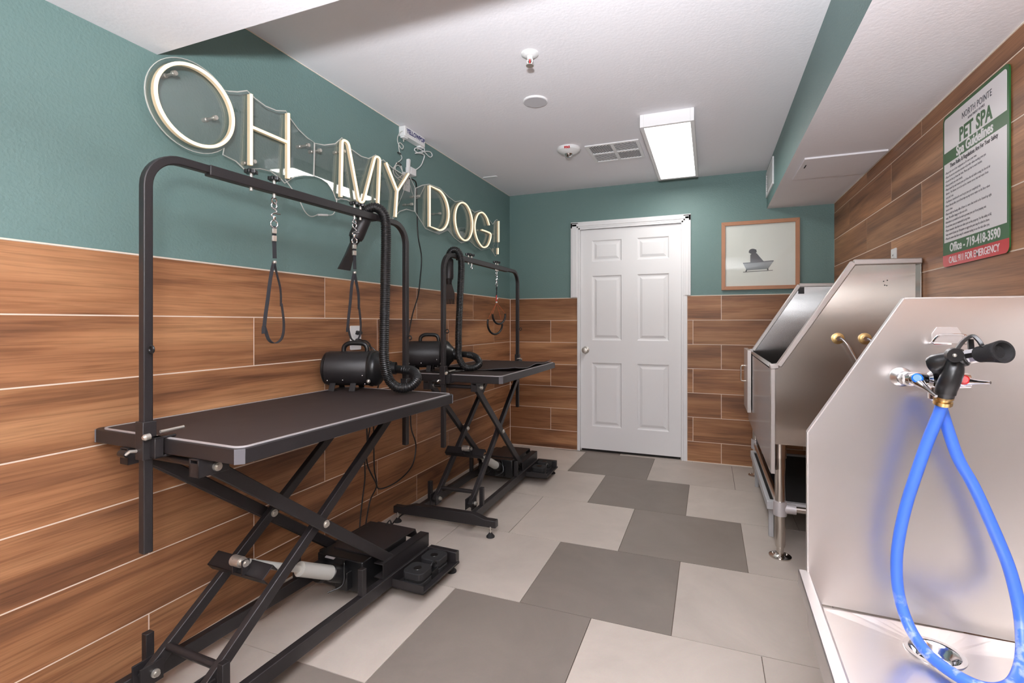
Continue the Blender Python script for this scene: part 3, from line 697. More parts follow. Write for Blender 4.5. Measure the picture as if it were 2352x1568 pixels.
cord('looped_wire', [(-1.79,2.575,2.38),(-1.795,2.55,2.36),(-1.80,2.535,2.32),(-1.79,2.53,2.285),(-1.785,2.56,2.262),(-1.785,2.575,2.285),(-1.79,2.545,2.297),(-1.785,2.526,2.27),(-1.79,2.545,2.235),(-1.78,2.552,2.20),(-1.785,2.50,2.15),(-1.79,2.475,2.10),(-1.785,2.515,2.07),(-1.78,2.56,2.11),(-1.785,2.53,2.15),(-1.79,2.49,2.125),(-1.785,2.48,2.08),(-1.78,2.535,2.06),(-1.785,2.57,2.085),(-1.785,2.555,2.15),(-1.79,2.51,2.16),(-1.785,2.495,2.10),(-1.785,2.55,2.08),(-1.785,2.60,2.065),(-1.785,2.61,2.03)], .0026, M['wire'], 'clear wire bundled in coils beside the adapter and the high socket', 'wire')
for z, r_, lb in ((2.225,.018,'upper of two black ties around the coiled clear wire under the adapter'),(2.160,.022,'lower of two black ties around the coiled clear wire under the adapter')):
    mb = MB(); mb.tube([Vector((-1.783,2.53+r_*math.cos(a),z+.004*math.sin(a))) for a in [k*math.pi/6 for k in range(13)]], .0025, 6); tag(mb.build('cable_tie', M['blackp']), lb, 'cable tie')
def outlet(loc, nx, label, w=.072, h=.116):
    t = empty('wall_outlet', loc, label, 'wall outlet'); mx = frame_mx((0,0,0),(0,1 if nx > 0 else -1,0),(0,0,1))
    mb = MB(); mb.prism(rr(w,h,.006), mx, 0, .006); mb.build('cover_plate', M['plastic'], t, bevel=.001)
    for s in (-1, 1):
        mb = MB(); mb.prism(rr(.034,.028,.010,4,0,s*.0195), mx, .006, .008); r = mb.build('receptacle', M['plastic'], t)
        mb = MB(); mb.prism(rr(.003,.009,.001,2,-.006,s*.0195+.003), mx, .0081, .0086); mb.prism(rr(.003,.009,.001,2,.006,s*.0195+.003), mx, .0081, .0086); mb.build('slot', M['dark'], r)
    return t
outlet((XL-.009,2.655,2.085), 1, 'white socket high on the teal wall behind the letter Y')
outlet((XL,2.162,1.098), 1, 'white socket on the left wood tiles above the nearer dryer', .085,.132)
outlet((XR,3.075,1.510), -1, 'white socket on the right wood tiles just above the rear tub')
mb = MB(); mb.box((-1.812,2.635,2.128),(-1.77,2.70,2.175)); tag(mb.build('plug_adapter', M['plastic'], bevel=.004), 'white block plug in the high socket behind the letter Y', 'plug')
mb = MB(); mb.prism(rr(.022,.10,.006), frame_mx((-1.765,2.585,2.155),(0,1,0),(0,.08,1)), 0, .018); tag(mb.build('wire_dimmer', M['plastic'], bevel=.002), 'slim white inline controller hanging beside the high socket', 'controller')
cord('electric_cable', [(-1.795,2.65,2.105),(-1.775,2.665,2.100),(-1.775,2.70,2.09),(-1.785,2.722,2.04),(-1.785,2.729,1.925),(-1.785,2.739,1.756),(-1.785,2.781,1.618),(-1.785,2.765,1.472),(-1.785,2.739,1.355),(-1.785,2.679,1.24),(-1.785,2.64,1.128),(-1.785,2.616,1.018),(-1.76,2.60,.90),(-1.74,2.59,.80),(-1.735,2.58,.62),(-1.72,2.567,.523),(-1.72,2.615,.417),(-1.72,2.591,.314),(-1.72,2.521,.266),(-1.72,2.389,.24),(-1.72,2.255,.252),(-1.72,2.217,.305),(-1.72,2.155,.406),(-1.72,2.144,.48),(-1.72,2.150,.55),(-1.73,2.15,.70)], .0042, M['blackp'], 'long black cord hanging from the high socket behind the letter Y to under the tables', 'cord')
cord('electric_cable', [(-1.73,2.19,.72),(-1.72,2.173,.614),(-1.72,2.148,.526),(-1.72,2.13,.437),(-1.72,2.13,.343),(-1.72,2.109,.234),(-1.71,2.078,.12),(-1.69,2.05,.03)], .0038, M['blackp'], 'black cord falling almost straight from under the nearer table top to its motor box', 'cord')
cord('electric_cable', [(-1.735,2.205,.72),(-1.725,2.21,.60),(-1.72,2.205,.48),(-1.72,2.21,.369),(-1.72,2.229,.278),(-1.72,2.173,.212),(-1.72,2.137,.096),(-1.70,2.10,.02)], .0038, M['blackp'], 'black cord joining the low loop between the tables and running down to the floor', 'cord')
cord('electric_cable', [(-1.68,2.06,.022),(-1.66,2.14,.008),(-1.68,2.25,.006),(-1.72,2.36,.006),(-1.745,2.46,.006),(-1.75,2.60,.006),(-1.70,3.1,.006),(-1.62,3.35,.03)], .0042, M['blackp'], 'black cord lying on the floor along the left wall between the two tables', 'cord')
# ================================================================== GROOMING TABLES
def grooming_table(loc, rz, ztop, zpost0, zpost1, zbeam, label, knobs, eyes, xn, yA, xf=0.0):
    t = empty('grooming_table', loc, label, 'grooming table', rz, 'electric scissor lift grooming tables by the left wall')
    B = M['black']
    # --- top
    x0, x1, y0, y1 = -.331, .33, .09, 1.18; c = .016
    poly = [(x0+c,y0),(x1-c,y0),(x1,y0+c),(x1,y1-c),(x1-c,y1),(x0+c,y1),(x0,y1-c),(x0,y0+c)]
    mb = MB(); mb.prism(poly, Matrix.Identity(4), ztop-.044, ztop-.002); mb.build('table_frame', B, t, bevel=.003)
    mb = MB()
    for (a, b) in ((poly[1], poly[2]), (poly[3], poly[4]), (poly[5], poly[6]), (poly[7], poly[0])):
        a = Vector(a+(0,)); b = Vector(b+(0,)); d = (b-a).normalized(); n = Vector((d.y, -d.x, 0))
        mx = Matrix(((d.x,n.x,0,a.x),(d.y,n.y,0,a.y),(0,0,1,0),(0,0,0,1)))
        mb = MB(); mb.box((-.002,-.004,ztop-.0435),((b-a).length+.002,.0016,ztop-.003), mx)
        mb.build('corner_cap', M['cap'], t, bevel=.001)
    def inset(d, r=.03): return rr(x1-x0-2*d-.018, y1-y0-2*d, r, 6, (x0+x1)/2+.009, (y0+y1)/2)
    mb = MB(); mb.prism(inset(.014), Matrix.Identity(4), ztop-.003, ztop); mb.build('rubber_top', M['mat_top'], t)
    mb = MB(); mb.sweep([Vector((x, y, ztop-.0005)) for x, y in inset(.010)], [(.0022,.0032),(-.0022,.0032),(-.0022,-.0032),(.0022,-.0032)], True, up=(0,0,1)); mb.build('edge_trim', M['alu'], t)
    # --- under-top channels the arms slide in
    zu = ztop-.044
    for s in (-1, 1):
        mb = MB(); mb.box((s*.147-.016,.55,zu-.028),(s*.147+.016,1.10,zu)); mb.build('slide_channel', B, t, bevel=.001)
        mb = MB(); x = s*.158; mb.box((x-.020,.085,zu-.050),(x-.014,.175,zu)); mb.box((x+.014,.085,zu-.050),(x+.020,.175,zu)); mb.box((x-.020,.085,zu-.004),(x+.020,.175,zu)); mb.box((x-.020,.085,zu-.050),(x+.020,.089,zu-.012))
        br = mb.build('pivot_bracket', B, t, bevel=.001)
        mb = MB(); mb.lathe((x-.024,.135,zu-.030),(x+.030,.135,zu-.030),[(0,.008),(.8,.008),(.81,.012),(1,.012)],16); mb.cyl((x+.030,.135,zu-.03),(x+.034,.135,zu-.03),.007,16); mb.build('bolt', M['bolt'], br)
    mb = MB(); mb.cyl((-.15,.135,zu-.030),(.15,.135,zu-.030),.011,16); mb.build('pivot_rod', B, t)
    # --- scissor arms
    zl = .118; zt2 = zu-.030; y_lo = .135; y_hi = y_lo+yA
    for s in (-1, 1):
        mb = MB(); mb.bar((s*.152,y_lo-.012,zt2+.008),(s*.152,y_hi+.01,zl-.02),.012,.042); mb.bar((s*.142,y_lo-.012,zt2+.008),(s*.142,y_hi+.01,zl-.02),.010,.036)
        mb.build('scissor_arm', B, t, bevel=.0025)
        mb = MB(); mb.bar((s*.118,y_lo-.02,zl-.012),(s*.118,y_hi+.01,zt2+.01),.024,.036)
        a = mb.build('scissor_arm', B, t, bevel=.0025)
        ym, zm = (y_lo+y_hi)/2, (zl+zt2)/2
        mb = MB(); mb.lathe((s*.130-.03,ym,zm),(s*.130+.035,ym,zm),[(0,.011),(.12,.011),(.14,.006),(.8,.006),(.82,.014),(.9,.014),(.91,.009),(1,.009)],16); mb.build('bolt', M['bolt'], a)
    # --- lower cross rods between arms
    f = .055; p = Vector((0, y_lo+(y_hi-y_lo)*f, zl+(zt2-zl)*f)); mb = MB(); mb.cyl((-.11,p.y,p.z+.012),(.11,p.y,p.z+.012),.012,16); mb.build('cross_rod', B, t)
    f = .30; p = Vector((0, y_lo+(y_hi-y_lo)*f, zl+(zt2-zl)*f)); d = Vector((0, y_hi-y_lo, zt2-zl)).normalized(); n = Vector((0,-d.z,d.y))
    mx = Matrix(((1,0,0,0),(0,d.y,n.y,p.y),(0,d.z,n.z,p.z),(0,0,0,1)))
    mb = MB(); mb.box((-.165,-.026,.046),(.105,.026,.050),mx); mb.box((-.165,-.026,.019),(.105,-.022,.050),mx); mb.box((-.165,.022,.019),(.105,.026,.050),mx)
    mb.build('push_channel', B, t, bevel=.001)
    # --- actuator
    q0 = mx @ Vector((-.005,.0,.078)); q1 = Vector((.03,.80,.125))
    at = MB(); at.cyl(q0, q0+(q1-q0)*.56, .0135, 20); act = at.build('actuator_rod', M['pale'], t)
    at = MB(); at.lathe(q0+(q1-q0)*.50, q0+(q1-q0)*.84, [(0,.015),(.03,.027),(1,.028)], 24); at.build('actuator_sleeve', M['pale'], t)
    at = MB(); at.lathe(q0+(q1-q0)*.82, q1, [(0,.031),(.2,.034),(.7,.034),(1,.026)], 24); at.box((q1.x-.03,q1.y-.03,.075),(q1.x+.034,q1.y+.02,.150)); at.build('gearbox', M['blackp'], t, bevel=.003)
    at = MB(); at.lathe(q0-Vector((.030,0,0)), q0+Vector((.036,0,0)), [(0,.018),(.6,.018),(.61,.012),(.9,.012),(.91,.008),(1,.008)], 20)
    at.build('clevis_pin', M['bolt'], act)
    at = MB()
    for s in (-1, 1): at.bar(mx @ Vector((s*.024,0,.02)), q0+Vector((s*.024,0,0)), .004,.03, up=(1,0,0)) if 0 else at.box((s*.022-.002,q0.y-.014,q0.z-.036),(s*.022+.002,q0.y+.014,q0.z+.012))
    at.build('clevis', B, t)
    # --- base
    for s in (-1, 1):
        mb = MB(); mb.box((s*.172-.015,.02,.056),(s*.172+.015,1.19,.104)); mb.build('base_rail', B, t, bevel=.0025)
        for y in (.16, .735):
            mb = MB(); mb.box((s*.174-.012,y-.012,.104),(s*.174+.012,y+.012,.208)); mb.build('stop_post', B, t, bevel=.002)
        # sliding channel at far end
        x = s*.152; mb = MB()
        mb.box((x-.024,.86,.162),(x+.024,1.20,.167)); mb.box((x+s*.022-.002,.86,.104),(x+s*.022+.002,1.20,.167)); mb.box((x-.024,.86,.104),(x+.024,1.20,.108))
        mb.build('guide_channel', B, t, bevel=.001)
        mb = MB(); x = s*.118; mb.box((x-.022,y_lo-.04,.088),(x-.016,y_lo+.025,.150)); mb.box((x+.016,y_lo-.04,.088),(x+.022,y_lo+.025,.150))
        br = mb.build('pivot_bracket', B, t, bevel=.001)
        mb = MB(); mb.lathe((x-.03,y_lo,zl),(x+.036,y_lo,zl),[(0,.006),(.75,.006),(.76,.012),(.88,.012),(.9,.008),(1,.008)],14); mb.build('bolt', M['bolt'], br)
    mb = MB(); mb.prism([(-.33,.050),(.33,.050),(.33,.090),(.265,.090),(.195,.112),(-.195,.112),(-.265,.090),(-.33,.090)], frame_mx((0,.02,0),(1,0,0),(0,0,1)), -.018, .022); mb.build('base_crossbar', B, t, bevel=.003)
    mb = MB(); mb.box((-.33,1.165,.050),(.18,1.205,.090)); mb.box((.18,1.185,.050),(.335,1.215,.105)); mb.build('base_crossbar', B, t, bevel=.003)
    for (x, y) in ((-.30,.0),(.30,.0),(-.30,1.195),(.30,1.205)):
        mb = MB(); mb.lathe((x,y,0),(x,y,.024),[(0,.023),(.25,.023),(.6,.015),(1,.008)],24); lf = mb.build('levelling_foot', M['matte'], t)
        mb = MB(); mb.lathe((x,y,.022),(x,y,.056),[(0,.005),(.3,.005),(.32,.009),(.5,.009),(.52,.0045),(1,.0045)],14); mb.build('foot_stud', M['bolt'], lf)
    # --- motor box & sheet cover
    mb = MB(); mb.box((-.125,.80,.062),(.118,1.10,.190)); mb.build('motor_box', M['blackp'], t, bevel=.004)
    mb = MB(); mb.prism([(.86,.195),(1.155,.195),(1.175,.150),(1.175,.140),(1.150,.190),(.86,.190)], frame_mx((0,0,0),(0,1,0),(0,0,1)), -.09, .13); mb.build('motor_cover', B, t, smooth=False)
    mb = MB(); mb.lathe((-.09,.755,.125),(-.09,.88,.125),[(0,.035),(.08,.045),(1,.045)],28); mb.build('motor', M['blackp'], t)
    mb = MB(); mb.prism(rr(.05,.022,.003), frame_mx((-.05,.80,.185),(1,0,0),(0,.9,.3)), 0, .001); mb.build('motor_label', M['alu'], t)
    mb = MB(); mb.tube(spline([Vector(p) for p in [(.02,.82,.165),(.04,.78,.19),(.06,.76,.17),(.07,.74,.12),(.03,.70,.10)]],8),.003,8); mb.build('motor_cable', M['blackp'], t); mb = MB(); mb.tube(spline([Vector(p) for p in [(-.02,1.08,.165),(-.03,1.15,.20),(-.05,1.20,.185),(-.06,1.22,.11)]],8),.0035,8); mb.build('motor_cable', M['blackp'], t)
    # --- pedal plate and pedals
    mb = MB(); mb.prism([(.18,.905),(.345,.905),(.345,1.20),(.18,1.20)], Matrix.Identity(4), .052, .058); mb.box((.18,.905,.052),(.345,.909,.088)); mb.box((.341,.905,.052),(.345,1.20,.062)); mb.build('pedal_tray', B, t, bevel=.001)
    for k, y in enumerate((.975,1.105)):
        mb = MB(); mb.prism(rr(.100,.098,.026,6,.268,y), Matrix.Identity(4), .058, .078); mb.prism(rr(.093,.091,.024,6,.268,y), Matrix.Identity(4), .078, .088); mb.prism(rr(.102,.100,.028,6,.268,y), Matrix.Identity(4), .088, .118)
        p_ = mb.build('foot_pedal', M['matte'], t, bevel=.003)
        mb = MB(); mb.lathe((.268,y,.118),(.268,y,.1195),[(0,.018),(1,.017)],24); mb.build('pedal_emblem', M['blackp'], p_)
    mb = MB(); mb.tube([Vector((.305-.0,1.04+.030*math.cos(a),.085+.035*math.sin(a))) for a in [math.pi*k/12 for k in range(13)]],.006,8); mb.box((.255,1.015,.058),(.315,1.065,.090)); mb.build('pedal_guard', M['blackp'], t)
    # --- H-shaped overhead arm
    ya, yb_ = .062, 1.225; r = .095
    P = [Vector((xn,ya,zpost0))]; za = zbeam
    def xx(y): return xn+(xf-xn)*(y-ya)/(yb_-ya)
    cn = [Vector((xn,ya+r-r*math.cos(R(a)),za-r+r*math.sin(R(a)))) for a in range(0,91,10)]
    cf = [Vector((xx(yb_),yb_-r+r*math.sin(R(a)),za-r+r*math.cos(R(a)))) for a in range(0,91,10)]
    sec = [(.0125,.0125),(.0125,-.0125),(-.0125,-.0125),(-.0125,.0125)]
    for nm, pts, bz in (('arm_post', [Vector((xn,ya,zpost0))]+cn+[Vector((xx(.34),.34,za))], 0), ('arm_post', [Vector((xx(.86),.86,za))]+cf+[Vector((xx(yb_),yb_,zpost1))], 0)):
        mb = MB(); mb.sweep(pts, sec, False, up=(1,0,0)); mb.build(nm, B, t, bevel=.003)
    mb = MB(); mb.bar((xx(.235),.235,za-.003),(xx(1.0),1.0,za-.003),.031,.033); bm_ = mb.build('arm_crossbar', B, t, bevel=.003)
    for y in knobs:
        mb = MB(); x = xx(y); mb.cyl((x,y,za-.030),(x,y,za+.032),.0055,12); mb.build('knob_screw', M['bolt'], bm_)
        mb = MB(); pts = []
        for k in range(36): a = 2*math.pi*k/36; rad = .0185+.0035*math.cos(6*a); pts.append((x+rad*math.cos(a), y+rad*math.sin(a)))
        mb.prism(pts, Matrix.Identity(4), za+.028, za+.041); mb.build('star_knob', M['blackp'], bm_, bevel=.0015)
    for y in eyes:
        x = xx(y); mb = MB(); mb.cyl((x,y,za-.018),(x,y,za-.034),.0045,12); mb.tube([Vector((x,y+.010*math.cos(a),za-.044+.010*math.sin(a))) for a in [2*math.pi*k/16 for k in range(16)]],.0028,8,True); mb.build('eye_bolt', M['chrome'], bm_)
    # clamps
    for yy, sg, x in ((ya, 1, xn), (yb_, -1, xf)):
        mb = MB(); y_in = y0 if sg > 0 else y1
        mb.box((x-.018,yy-.018,ztop-.055),(x+.018,yy+.018,ztop+.052)); mb.box((x+.014,min(yy,y_in+sg*.03),ztop+.001),(x+.040,max(yy,y_in+sg*.03),ztop+.008)); mb.box((x+.014,min(yy,y_in+sg*.03),ztop-.052),(x+.040,max(yy,y_in+sg*.03),ztop-.045)); mb.box((x+.014,min(yy,y_in-sg*.004),ztop-.052),(x+.040,max(yy,y_in-sg*.004),ztop+.008)) 
        cl = mb.build('arm_clamp', B, t, bevel=.002)
        mb = MB(); mb.cyl((x+.03,yy+sg*.02,ztop+.020),(x+.03,yy+sg*.085,ztop+.022),.0045,12); mb.lathe((x+.024,yy-sg*.004,ztop+.012),(x+.024,yy-sg*.022,ztop+.010),[(0,.009),(.7,.009),(1,.005)],14); mb.build('clamp_screw', M['bolt'], cl); mb = MB(); mb.tube([Vector(p) for p in ((x-.010,yy-sg*.018,ztop-.030),(x-.012,yy-sg*.034,ztop-.028),(x-.020,yy-sg*.040,ztop-.036))],.0045,10); mb.build('clamp_screw', M['bolt'], cl)
        mb = MB(); mb.cyl((x-.018,yy-sg*.036,ztop-.035),(x-.050,yy-sg*.036,ztop-.036),.010,14); mb.build('clamp_knob', M['blackp'], cl)
    # tie-down ring on the post
    z = ztop+.255
    for (x, y) in ((xn+.013, ya), (xf+.013, yb_)):
        mb = MB(); mb.tube([Vector((x+.012+.010*math.cos(a),y,z+.010*math.sin(a))) for a in [2*math.pi*k/16 for k in range(16)]],.003,8,True); mb.build('tie_ring', M['blackp'], t)
    def world(y, dz=0.0):
        mx = Matrix.Translation(t.location) @ t.rotation_euler.to_matrix().to_4x4(); return mx @ Vector((xx(y), y, za+dz))
    return world
w1 = grooming_table((-1.477,.840,0), R(-1.8), .850, .530, .570, 1.663, 'nearer black grooming table with scissor lift, in the left foreground', (.385,.475,.872,.908), (.475,.872), -.011, .86, .022)
w2 = grooming_table((-1.4245,2.437,0), R(1.0), .875, .450, .500, 1.588, 'farther black grooming table with scissor lift, in the far left corner', (.375,.420,.800,.835), (.420,.815), -.028, .80)

# loose mat with lifted edges on the farther table
t = empty('rubber_mat', (-1.4245,2.437,.8755), 'loose black rubber mat with curled edges lying on the farther table', 'mat', R(1.0))
mb = MB(); nx, ny = 26, 40; vs = []
for layer in (0, 1):
    for j in range(ny+1):
        for i in range(nx+1):
            u, v = i/nx, j/ny; x = -.20+.505*u; y = .37+.78*v
            er = max(0, (u-.86)/.14)**1.6; en = max(0, (.10-v)/.10)**1.6
            h = er*(.009+.006*math.sin(v*13+1))+en*(.008+.007*math.sin(u*9))
            vs.append((x, y, .0005+(.0025 if layer else 0)+h))
N1 = (nx+1)*(ny+1); fs = []
for j in range(ny):
    for i in range(nx):
        a = j*(nx+1)+i; fs.append((a, a+nx+1, a+nx+2, a+1)); fs.append((N1+a, N1+a+1, N1+a+nx+2, N1+a+nx+1))
edge = [i for i in range(nx+1)]+[j*(nx+1)+nx for j in range(1, ny+1)]+[ny*(nx+1)+i for i in range(nx-1, -1, -1)]+[j*(nx+1) for j in range(ny-1, 0, -1)]
for a, b in zip(edge, edge[1:]+edge[:1]): fs.append((a, b, N1+b, N1+a))
mb.add(vs, fs); mb.build('mat_sheet', M['mat_top'], t)
mb = MB(); mb.tube([Vector(vs[N1+e]) for e in edge[:nx+ny+1]], .0022, 6); mb.build('mat_edge', M['cap'], t)

# ================================================================== GROOMING NOOSES
def snap_hook(t, z0):
    """chrome swivel snap from z0 down ~8 cm, in local coords"""
    mb = MB(); ring = lambda z, r, rz=1: [Vector((0, r*math.cos(a), z+r*rz*math.sin(a))) for a in [2*math.pi*k/16 for k in range(16)]]
    mb.tube(ring(z0-.006,.009,1.2),.0025,8,True); mb.tube([Vector((0,.010*math.sin(a*2)*.9,z0-.018-.030*a/math.pi)) for a in [math.pi*k/16 for k in range(17)]],.0026,8)
    mb.lathe((0,0,z0-.044),(0,0,z0-.058),[(0,.006),(.5,.007),(1,.004)],12); mb.tube(ring(z0-.072,.012,1.1),.0025,8,True); mb.cyl((0,.004,z0-.034),(0,.022,z0-.033),.002,8)
    mb.build('snap_hook', M['chrome'], t)
def noose(loc, label, length, wid, tw, rz):
    t = empty('grooming_noose', loc, label, 'grooming noose', rz, 'black webbing loops on the nearer table'); snap_hook(t, 0)
    mb = MB(); mb.box((-.006,-.0075,-.106),(.006,.0075,-.088)); mb.build('crimp', M['bolt'], t, bevel=.001); mb = MB(); mb.box((-.006,-.0075,-.134),(.006,.0075,-.114)); mb.build('crimp', M['bolt'], t, bevel=.001)
    ns = -.205 if tw else -.25
    mb = MB(); mb.ribbon([Vector((0,0,-.080)),Vector((0,0,-.12)),Vector((0,.002,ns+.01))], .013, .004, [(0,1,0),(0,1,0),(.3,1,0)])
    up = [(0,1,0)]; L0 = [(0,0,ns),(0,-.012,ns-.06),(0,-.022*wid,ns-.14),(0,-.030*wid,ns-.20),(0,-.036*wid,ns-.26)]
    L1 = [(0,-.034*wid,-length+.060),(0,-.018*wid,-length+.012),(0,.006*wid,-length),(0,.028*wid,-length+.020),(0,.034*wid,-length+.070)]
    L2 = [(0,.026*wid,-length+.14),(0,.024*wid,ns-.16),(0,.022*wid,ns-.10),(0,.008,ns-.04),(0,0,ns)]
    pts = spline([Vector(p) for p in L0+L1+L2], 8); n = len(pts); ups = []
    for i in range(n):
        f = i/n; a = .55+.5*math.sin(f*5+tw); ups.append((math.cos(a), math.sin(a)*.8, .0) if True else 0)
    mb.ribbon(pts, .012, .0022, ups); mb.build('webbing_loop', M['webbing'], t)
    mb = MB(); mb.sphere((0,.002,ns-.004),.007); mb.build('slider', M['bolt'], t)
p = w1(.475,-.056); noose(p, 'black webbing grooming loop hanging free near the middle of the nearer table arm', .500, 1.0, .6, R(-20))
p = w1(.872,-.056); noose(p, 'black webbing grooming loop hanging in front of the nearer dryer nozzle', .505, .9, 1.9, R(-20))
# haunch holder on the far table
p = w2(.815,-.056); t = empty('haunch_holder', p, 'pair of black rubber U-shaped cradles on orange cords, hanging from the farther table arm', 'haunch holder', R(-15)); snap_hook(t, 0)
mb = MB(); mb.tube([Vector(q) for q in ((0,0,-.082),(0,.004,-.10),(0,0,-.125),(0,-.002,-.150))],.0035,8); mb.tube([Vector(q) for q in ((0,.004,-.082),(0,-.004,-.10),(0,.003,-.130),(0,0,-.150))],.003,8); mb.build('cord', M['webbing'], t)
mb = MB(); mb.cyl((0,-.002,-.150),(0,-.002,-.195),.004,12); mb.build('red_sleeve', M['redp'], t)
mb = MB(); mb.sphere((0,.006,-.175),.007); mb.sphere((0,0,-.202),.007); mb.build('cord_stop', M['plastic'], t)
mb = MB()
def ucr(cy, cz, ry, rz_, a0, a1, x): return [Vector((x, cy+ry*math.cos(R(a0+(a1-a0)*k/20)), cz+rz_*math.sin(R(a0+(a1-a0)*k/20)))) for k in range(21)]
ua = ucr(.004,-.292,.074,.068,178,368,.02); ub = ucr(.008,-.355,.086,.080,160,355,-.02)
for e in (ua[0],ua[-1],ub[0],ub[-1]): mb.tube([Vector((0,0,-.205)),(Vector((0,0,-.205))+e)*.5+Vector((0,0,.002)),e],.0013,6)
mb.build('orange_cord', M['orange'], t)
for u in (ua, ub):
    mb = MB(); mb.tube(u,.0075,12); mb.build('rubber_cradle', M['blackp'], t)

# ================================================================== PET DRYERS
def dryer(loc, ang, ztab, label, hose, noz, nflat, s=1.0, comb=True):
    """local +x is the barrel axis from the closed end to the outlet"""
    t = empty('pet_dryer', loc, label, 'pet dryer', ang, 'black pet dryers standing on the grooming tables'); L = local(t)
    r = .084; zc = r+.022; P = lambda x, z=0, y=0: Vector((x, y, zc+z))
    mb = MB(); mb.lathe(P(.012), P(.225), [(0,r-.006),(.03,r),(.97,r),(1,r-.004)], 48); mb.build('body', M['black'], t)
    mb = MB(); mb.lathe(P(-.010), P(.014), [(0,r*.55),(.2,r*.80),(.6,r*.96),(1,r-.003)], 48); mb.build('rear_cap', M['blackp'], t)
    mb = MB(); mb.lathe(P(.222), P(.300), [(0,r+.004),(.12,r+.006),(.2,r+.001),(.35,r+.003),(.55,r-.004),(.8,r-.030),(1,.040)], 48); hd = mb.build('front_housing', M['blackp'], t)
    mb = MB(); mb.lathe(P(.285), P(.345), [(0,.034),(.3,.030),(.32,.036),(.6,.036),(.62,.031),(1,.031)], 28); mb.build('outlet_collar', M['blackp'], hd)
    mb = MB(); c = Vector((.262,-.052,zc+.030)); mb.sphere(c, .013, 1, .6, 1); mb.build('red_switch', M['redp'], hd)
    mb = MB(); mb.tube([Vector((.262,-.05+.024*math.cos(a),zc+.03+.024*math.sin(a))) for a in [2*math.pi*k/20 for k in range(20)]],.003,6,True); mb.build('switch_bezel', M['blackp'], hd)
    mb = MB(); mb.sphere(Vector((.235,-.080,zc-.055)),.010); mb.build('socket', M['bolt'], hd)
    hp = spline([P(.085,r-.006),P(.088,r+.022),P(.110,r+.038),P(.150,r+.040),P(.185,r+.036),P(.200,r+.018),P(.202,r-.006)],8)
    mb = MB(); mb.tube(hp,.0115,14); mb.build('carry_handle', M['blackp'], t)
    for x in (.05,.15):
        mb = MB(); mb.box((x-.014,-.070,-.0),(x+.014,.070,.004)); mb.bar((x,-.070,.002),(x,-.045,zc-r*.78),.028,.004,up=(0,0,1)); mb.bar((x,.070,.002),(x,.045,zc-r*.78),.028,.004,up=(0,0,1)); mb.build('foot', M['black'], t, bevel=.001)
    mb = MB()
    for x, a in ((.03,-40),(.105,-38),(.205,-20),(.205,-60)): mb.sphere(Vector((x, -r*math.cos(R(a)), zc+r*math.sin(R(a)))), .0042)
    mb.build('screw', M['chrome'], t)
    # hose
    hp = spline([L(q) for q in hose], 10); hp = resample(hp, .0022)
    mb = MB(); mb.tube(hp, .0205*s, 18, False, lambda i: (1.0, 1.13, 1.13, .99)[i % 4] if i > 30 and i < len(hp)-8 else 1.0); h = mb.build('air_hose', M['blackp'], t, angle=60)
    a, b, c2, d2 = [L(q) for q in noz]
    mb = MB(); mb.lathe(a, b, [(0,.024*s),(.06,.030*s),(.9,.033*s),(1,.030*s)], 28); mb.build('nozzle_grip', M['black'], t)
    mb = MB(); mb.lathe(b, c2, [(0,.026*s),(.3,.023*s),(1,.017*s)], 24); nz = mb.build('nozzle_neck', M['blackp'], t)
    ax = (d2-c2); le = ax.length; ax.normalize(); sd = Vector(nflat); sd = (sd-ax*sd.dot(ax)).normalized(); nn = ax.cross(sd)
    mx = Matrix(((sd.x,ax.x,nn.x,c2.x),(sd.y,ax.y,nn.y,c2.y),(sd.z,ax.z,nn.z,c2.z),(0,0,0,1)))
    mb = MB(); wd0, wd1 = .015*s, .036*s
    if not comb:
        vs = [(-.014,-.01,-.014),(.014,-.01,-.014),(.014,-.01,.014),(-.014,-.01,.014),(-.018,le*.45,-.011),(.018,le*.45,-.011),(.018,le*.45,.011),(-.018,le*.45,.011),(-.027,le,-.007),(.027,le*.90,-.007),(.027,le*.90,.007),(-.027,le,.007)]
        mb.add([mx @ Vector(v) for v in vs], [(3,2,1,0)]+[(4*r_+k, 4*r_+(k+1)%4, 4*r_+4+(k+1)%4, 4*r_+4+k) for r_ in (0,1) for k in range(4)]+[(8,9,10,11)])
    else: mb.prism([(-wd0,-.01),(wd0,-.01),(wd1,le*.45),(wd1,le*.75),(-wd1,le*.75),(-wd1,le*.45)], mx, -.011*s, .011*s)
    for k in range(7 if comb else 0):
        x = -wd1+.004+(2*wd1-.008)*k/6; mb.prism([(x-.0025,le*.74),(x+.0025,le*.74),(x+.0022,le),(x-.0022,le)], mx, -.009*s, .009*s)
    mb.build('comb_nozzle' if comb else 'flat_nozzle', M['blackp'], t, bevel=.001)
    # mains cord to the wall
    return t
ang = math.atan2(.34,.94)
dryer((-1.765,1.900,.850), ang, .85, 'nearer black pet dryer, its hose draped over the arm of the nearer table',
  [(-1.47,2.02,.952),(-1.40,2.02,.950),(-1.345,2.005,.949),(-1.300,1.975,.937),(-1.272,1.94,.912),(-1.285,1.90,.886),(-1.33,1.875,.884),(-1.368,1.86,.923),(-1.377,1.84,1.004),(-1.379,1.84,1.103),(-1.382,1.85,1.262),(-1.385,1.86,1.462),(-1.387,1.865,1.600),(-1.392,1.858,1.675),(-1.425,1.840,1.708),(-1.462,1.815,1.690),(-1.472,1.800,1.655)],
  [(-1.455,1.812,1.672),(-1.488,1.778,1.560),(-1.493,1.772,1.535),(-1.522,1.740,1.410)], (.8,.6,0), 1.0, False)
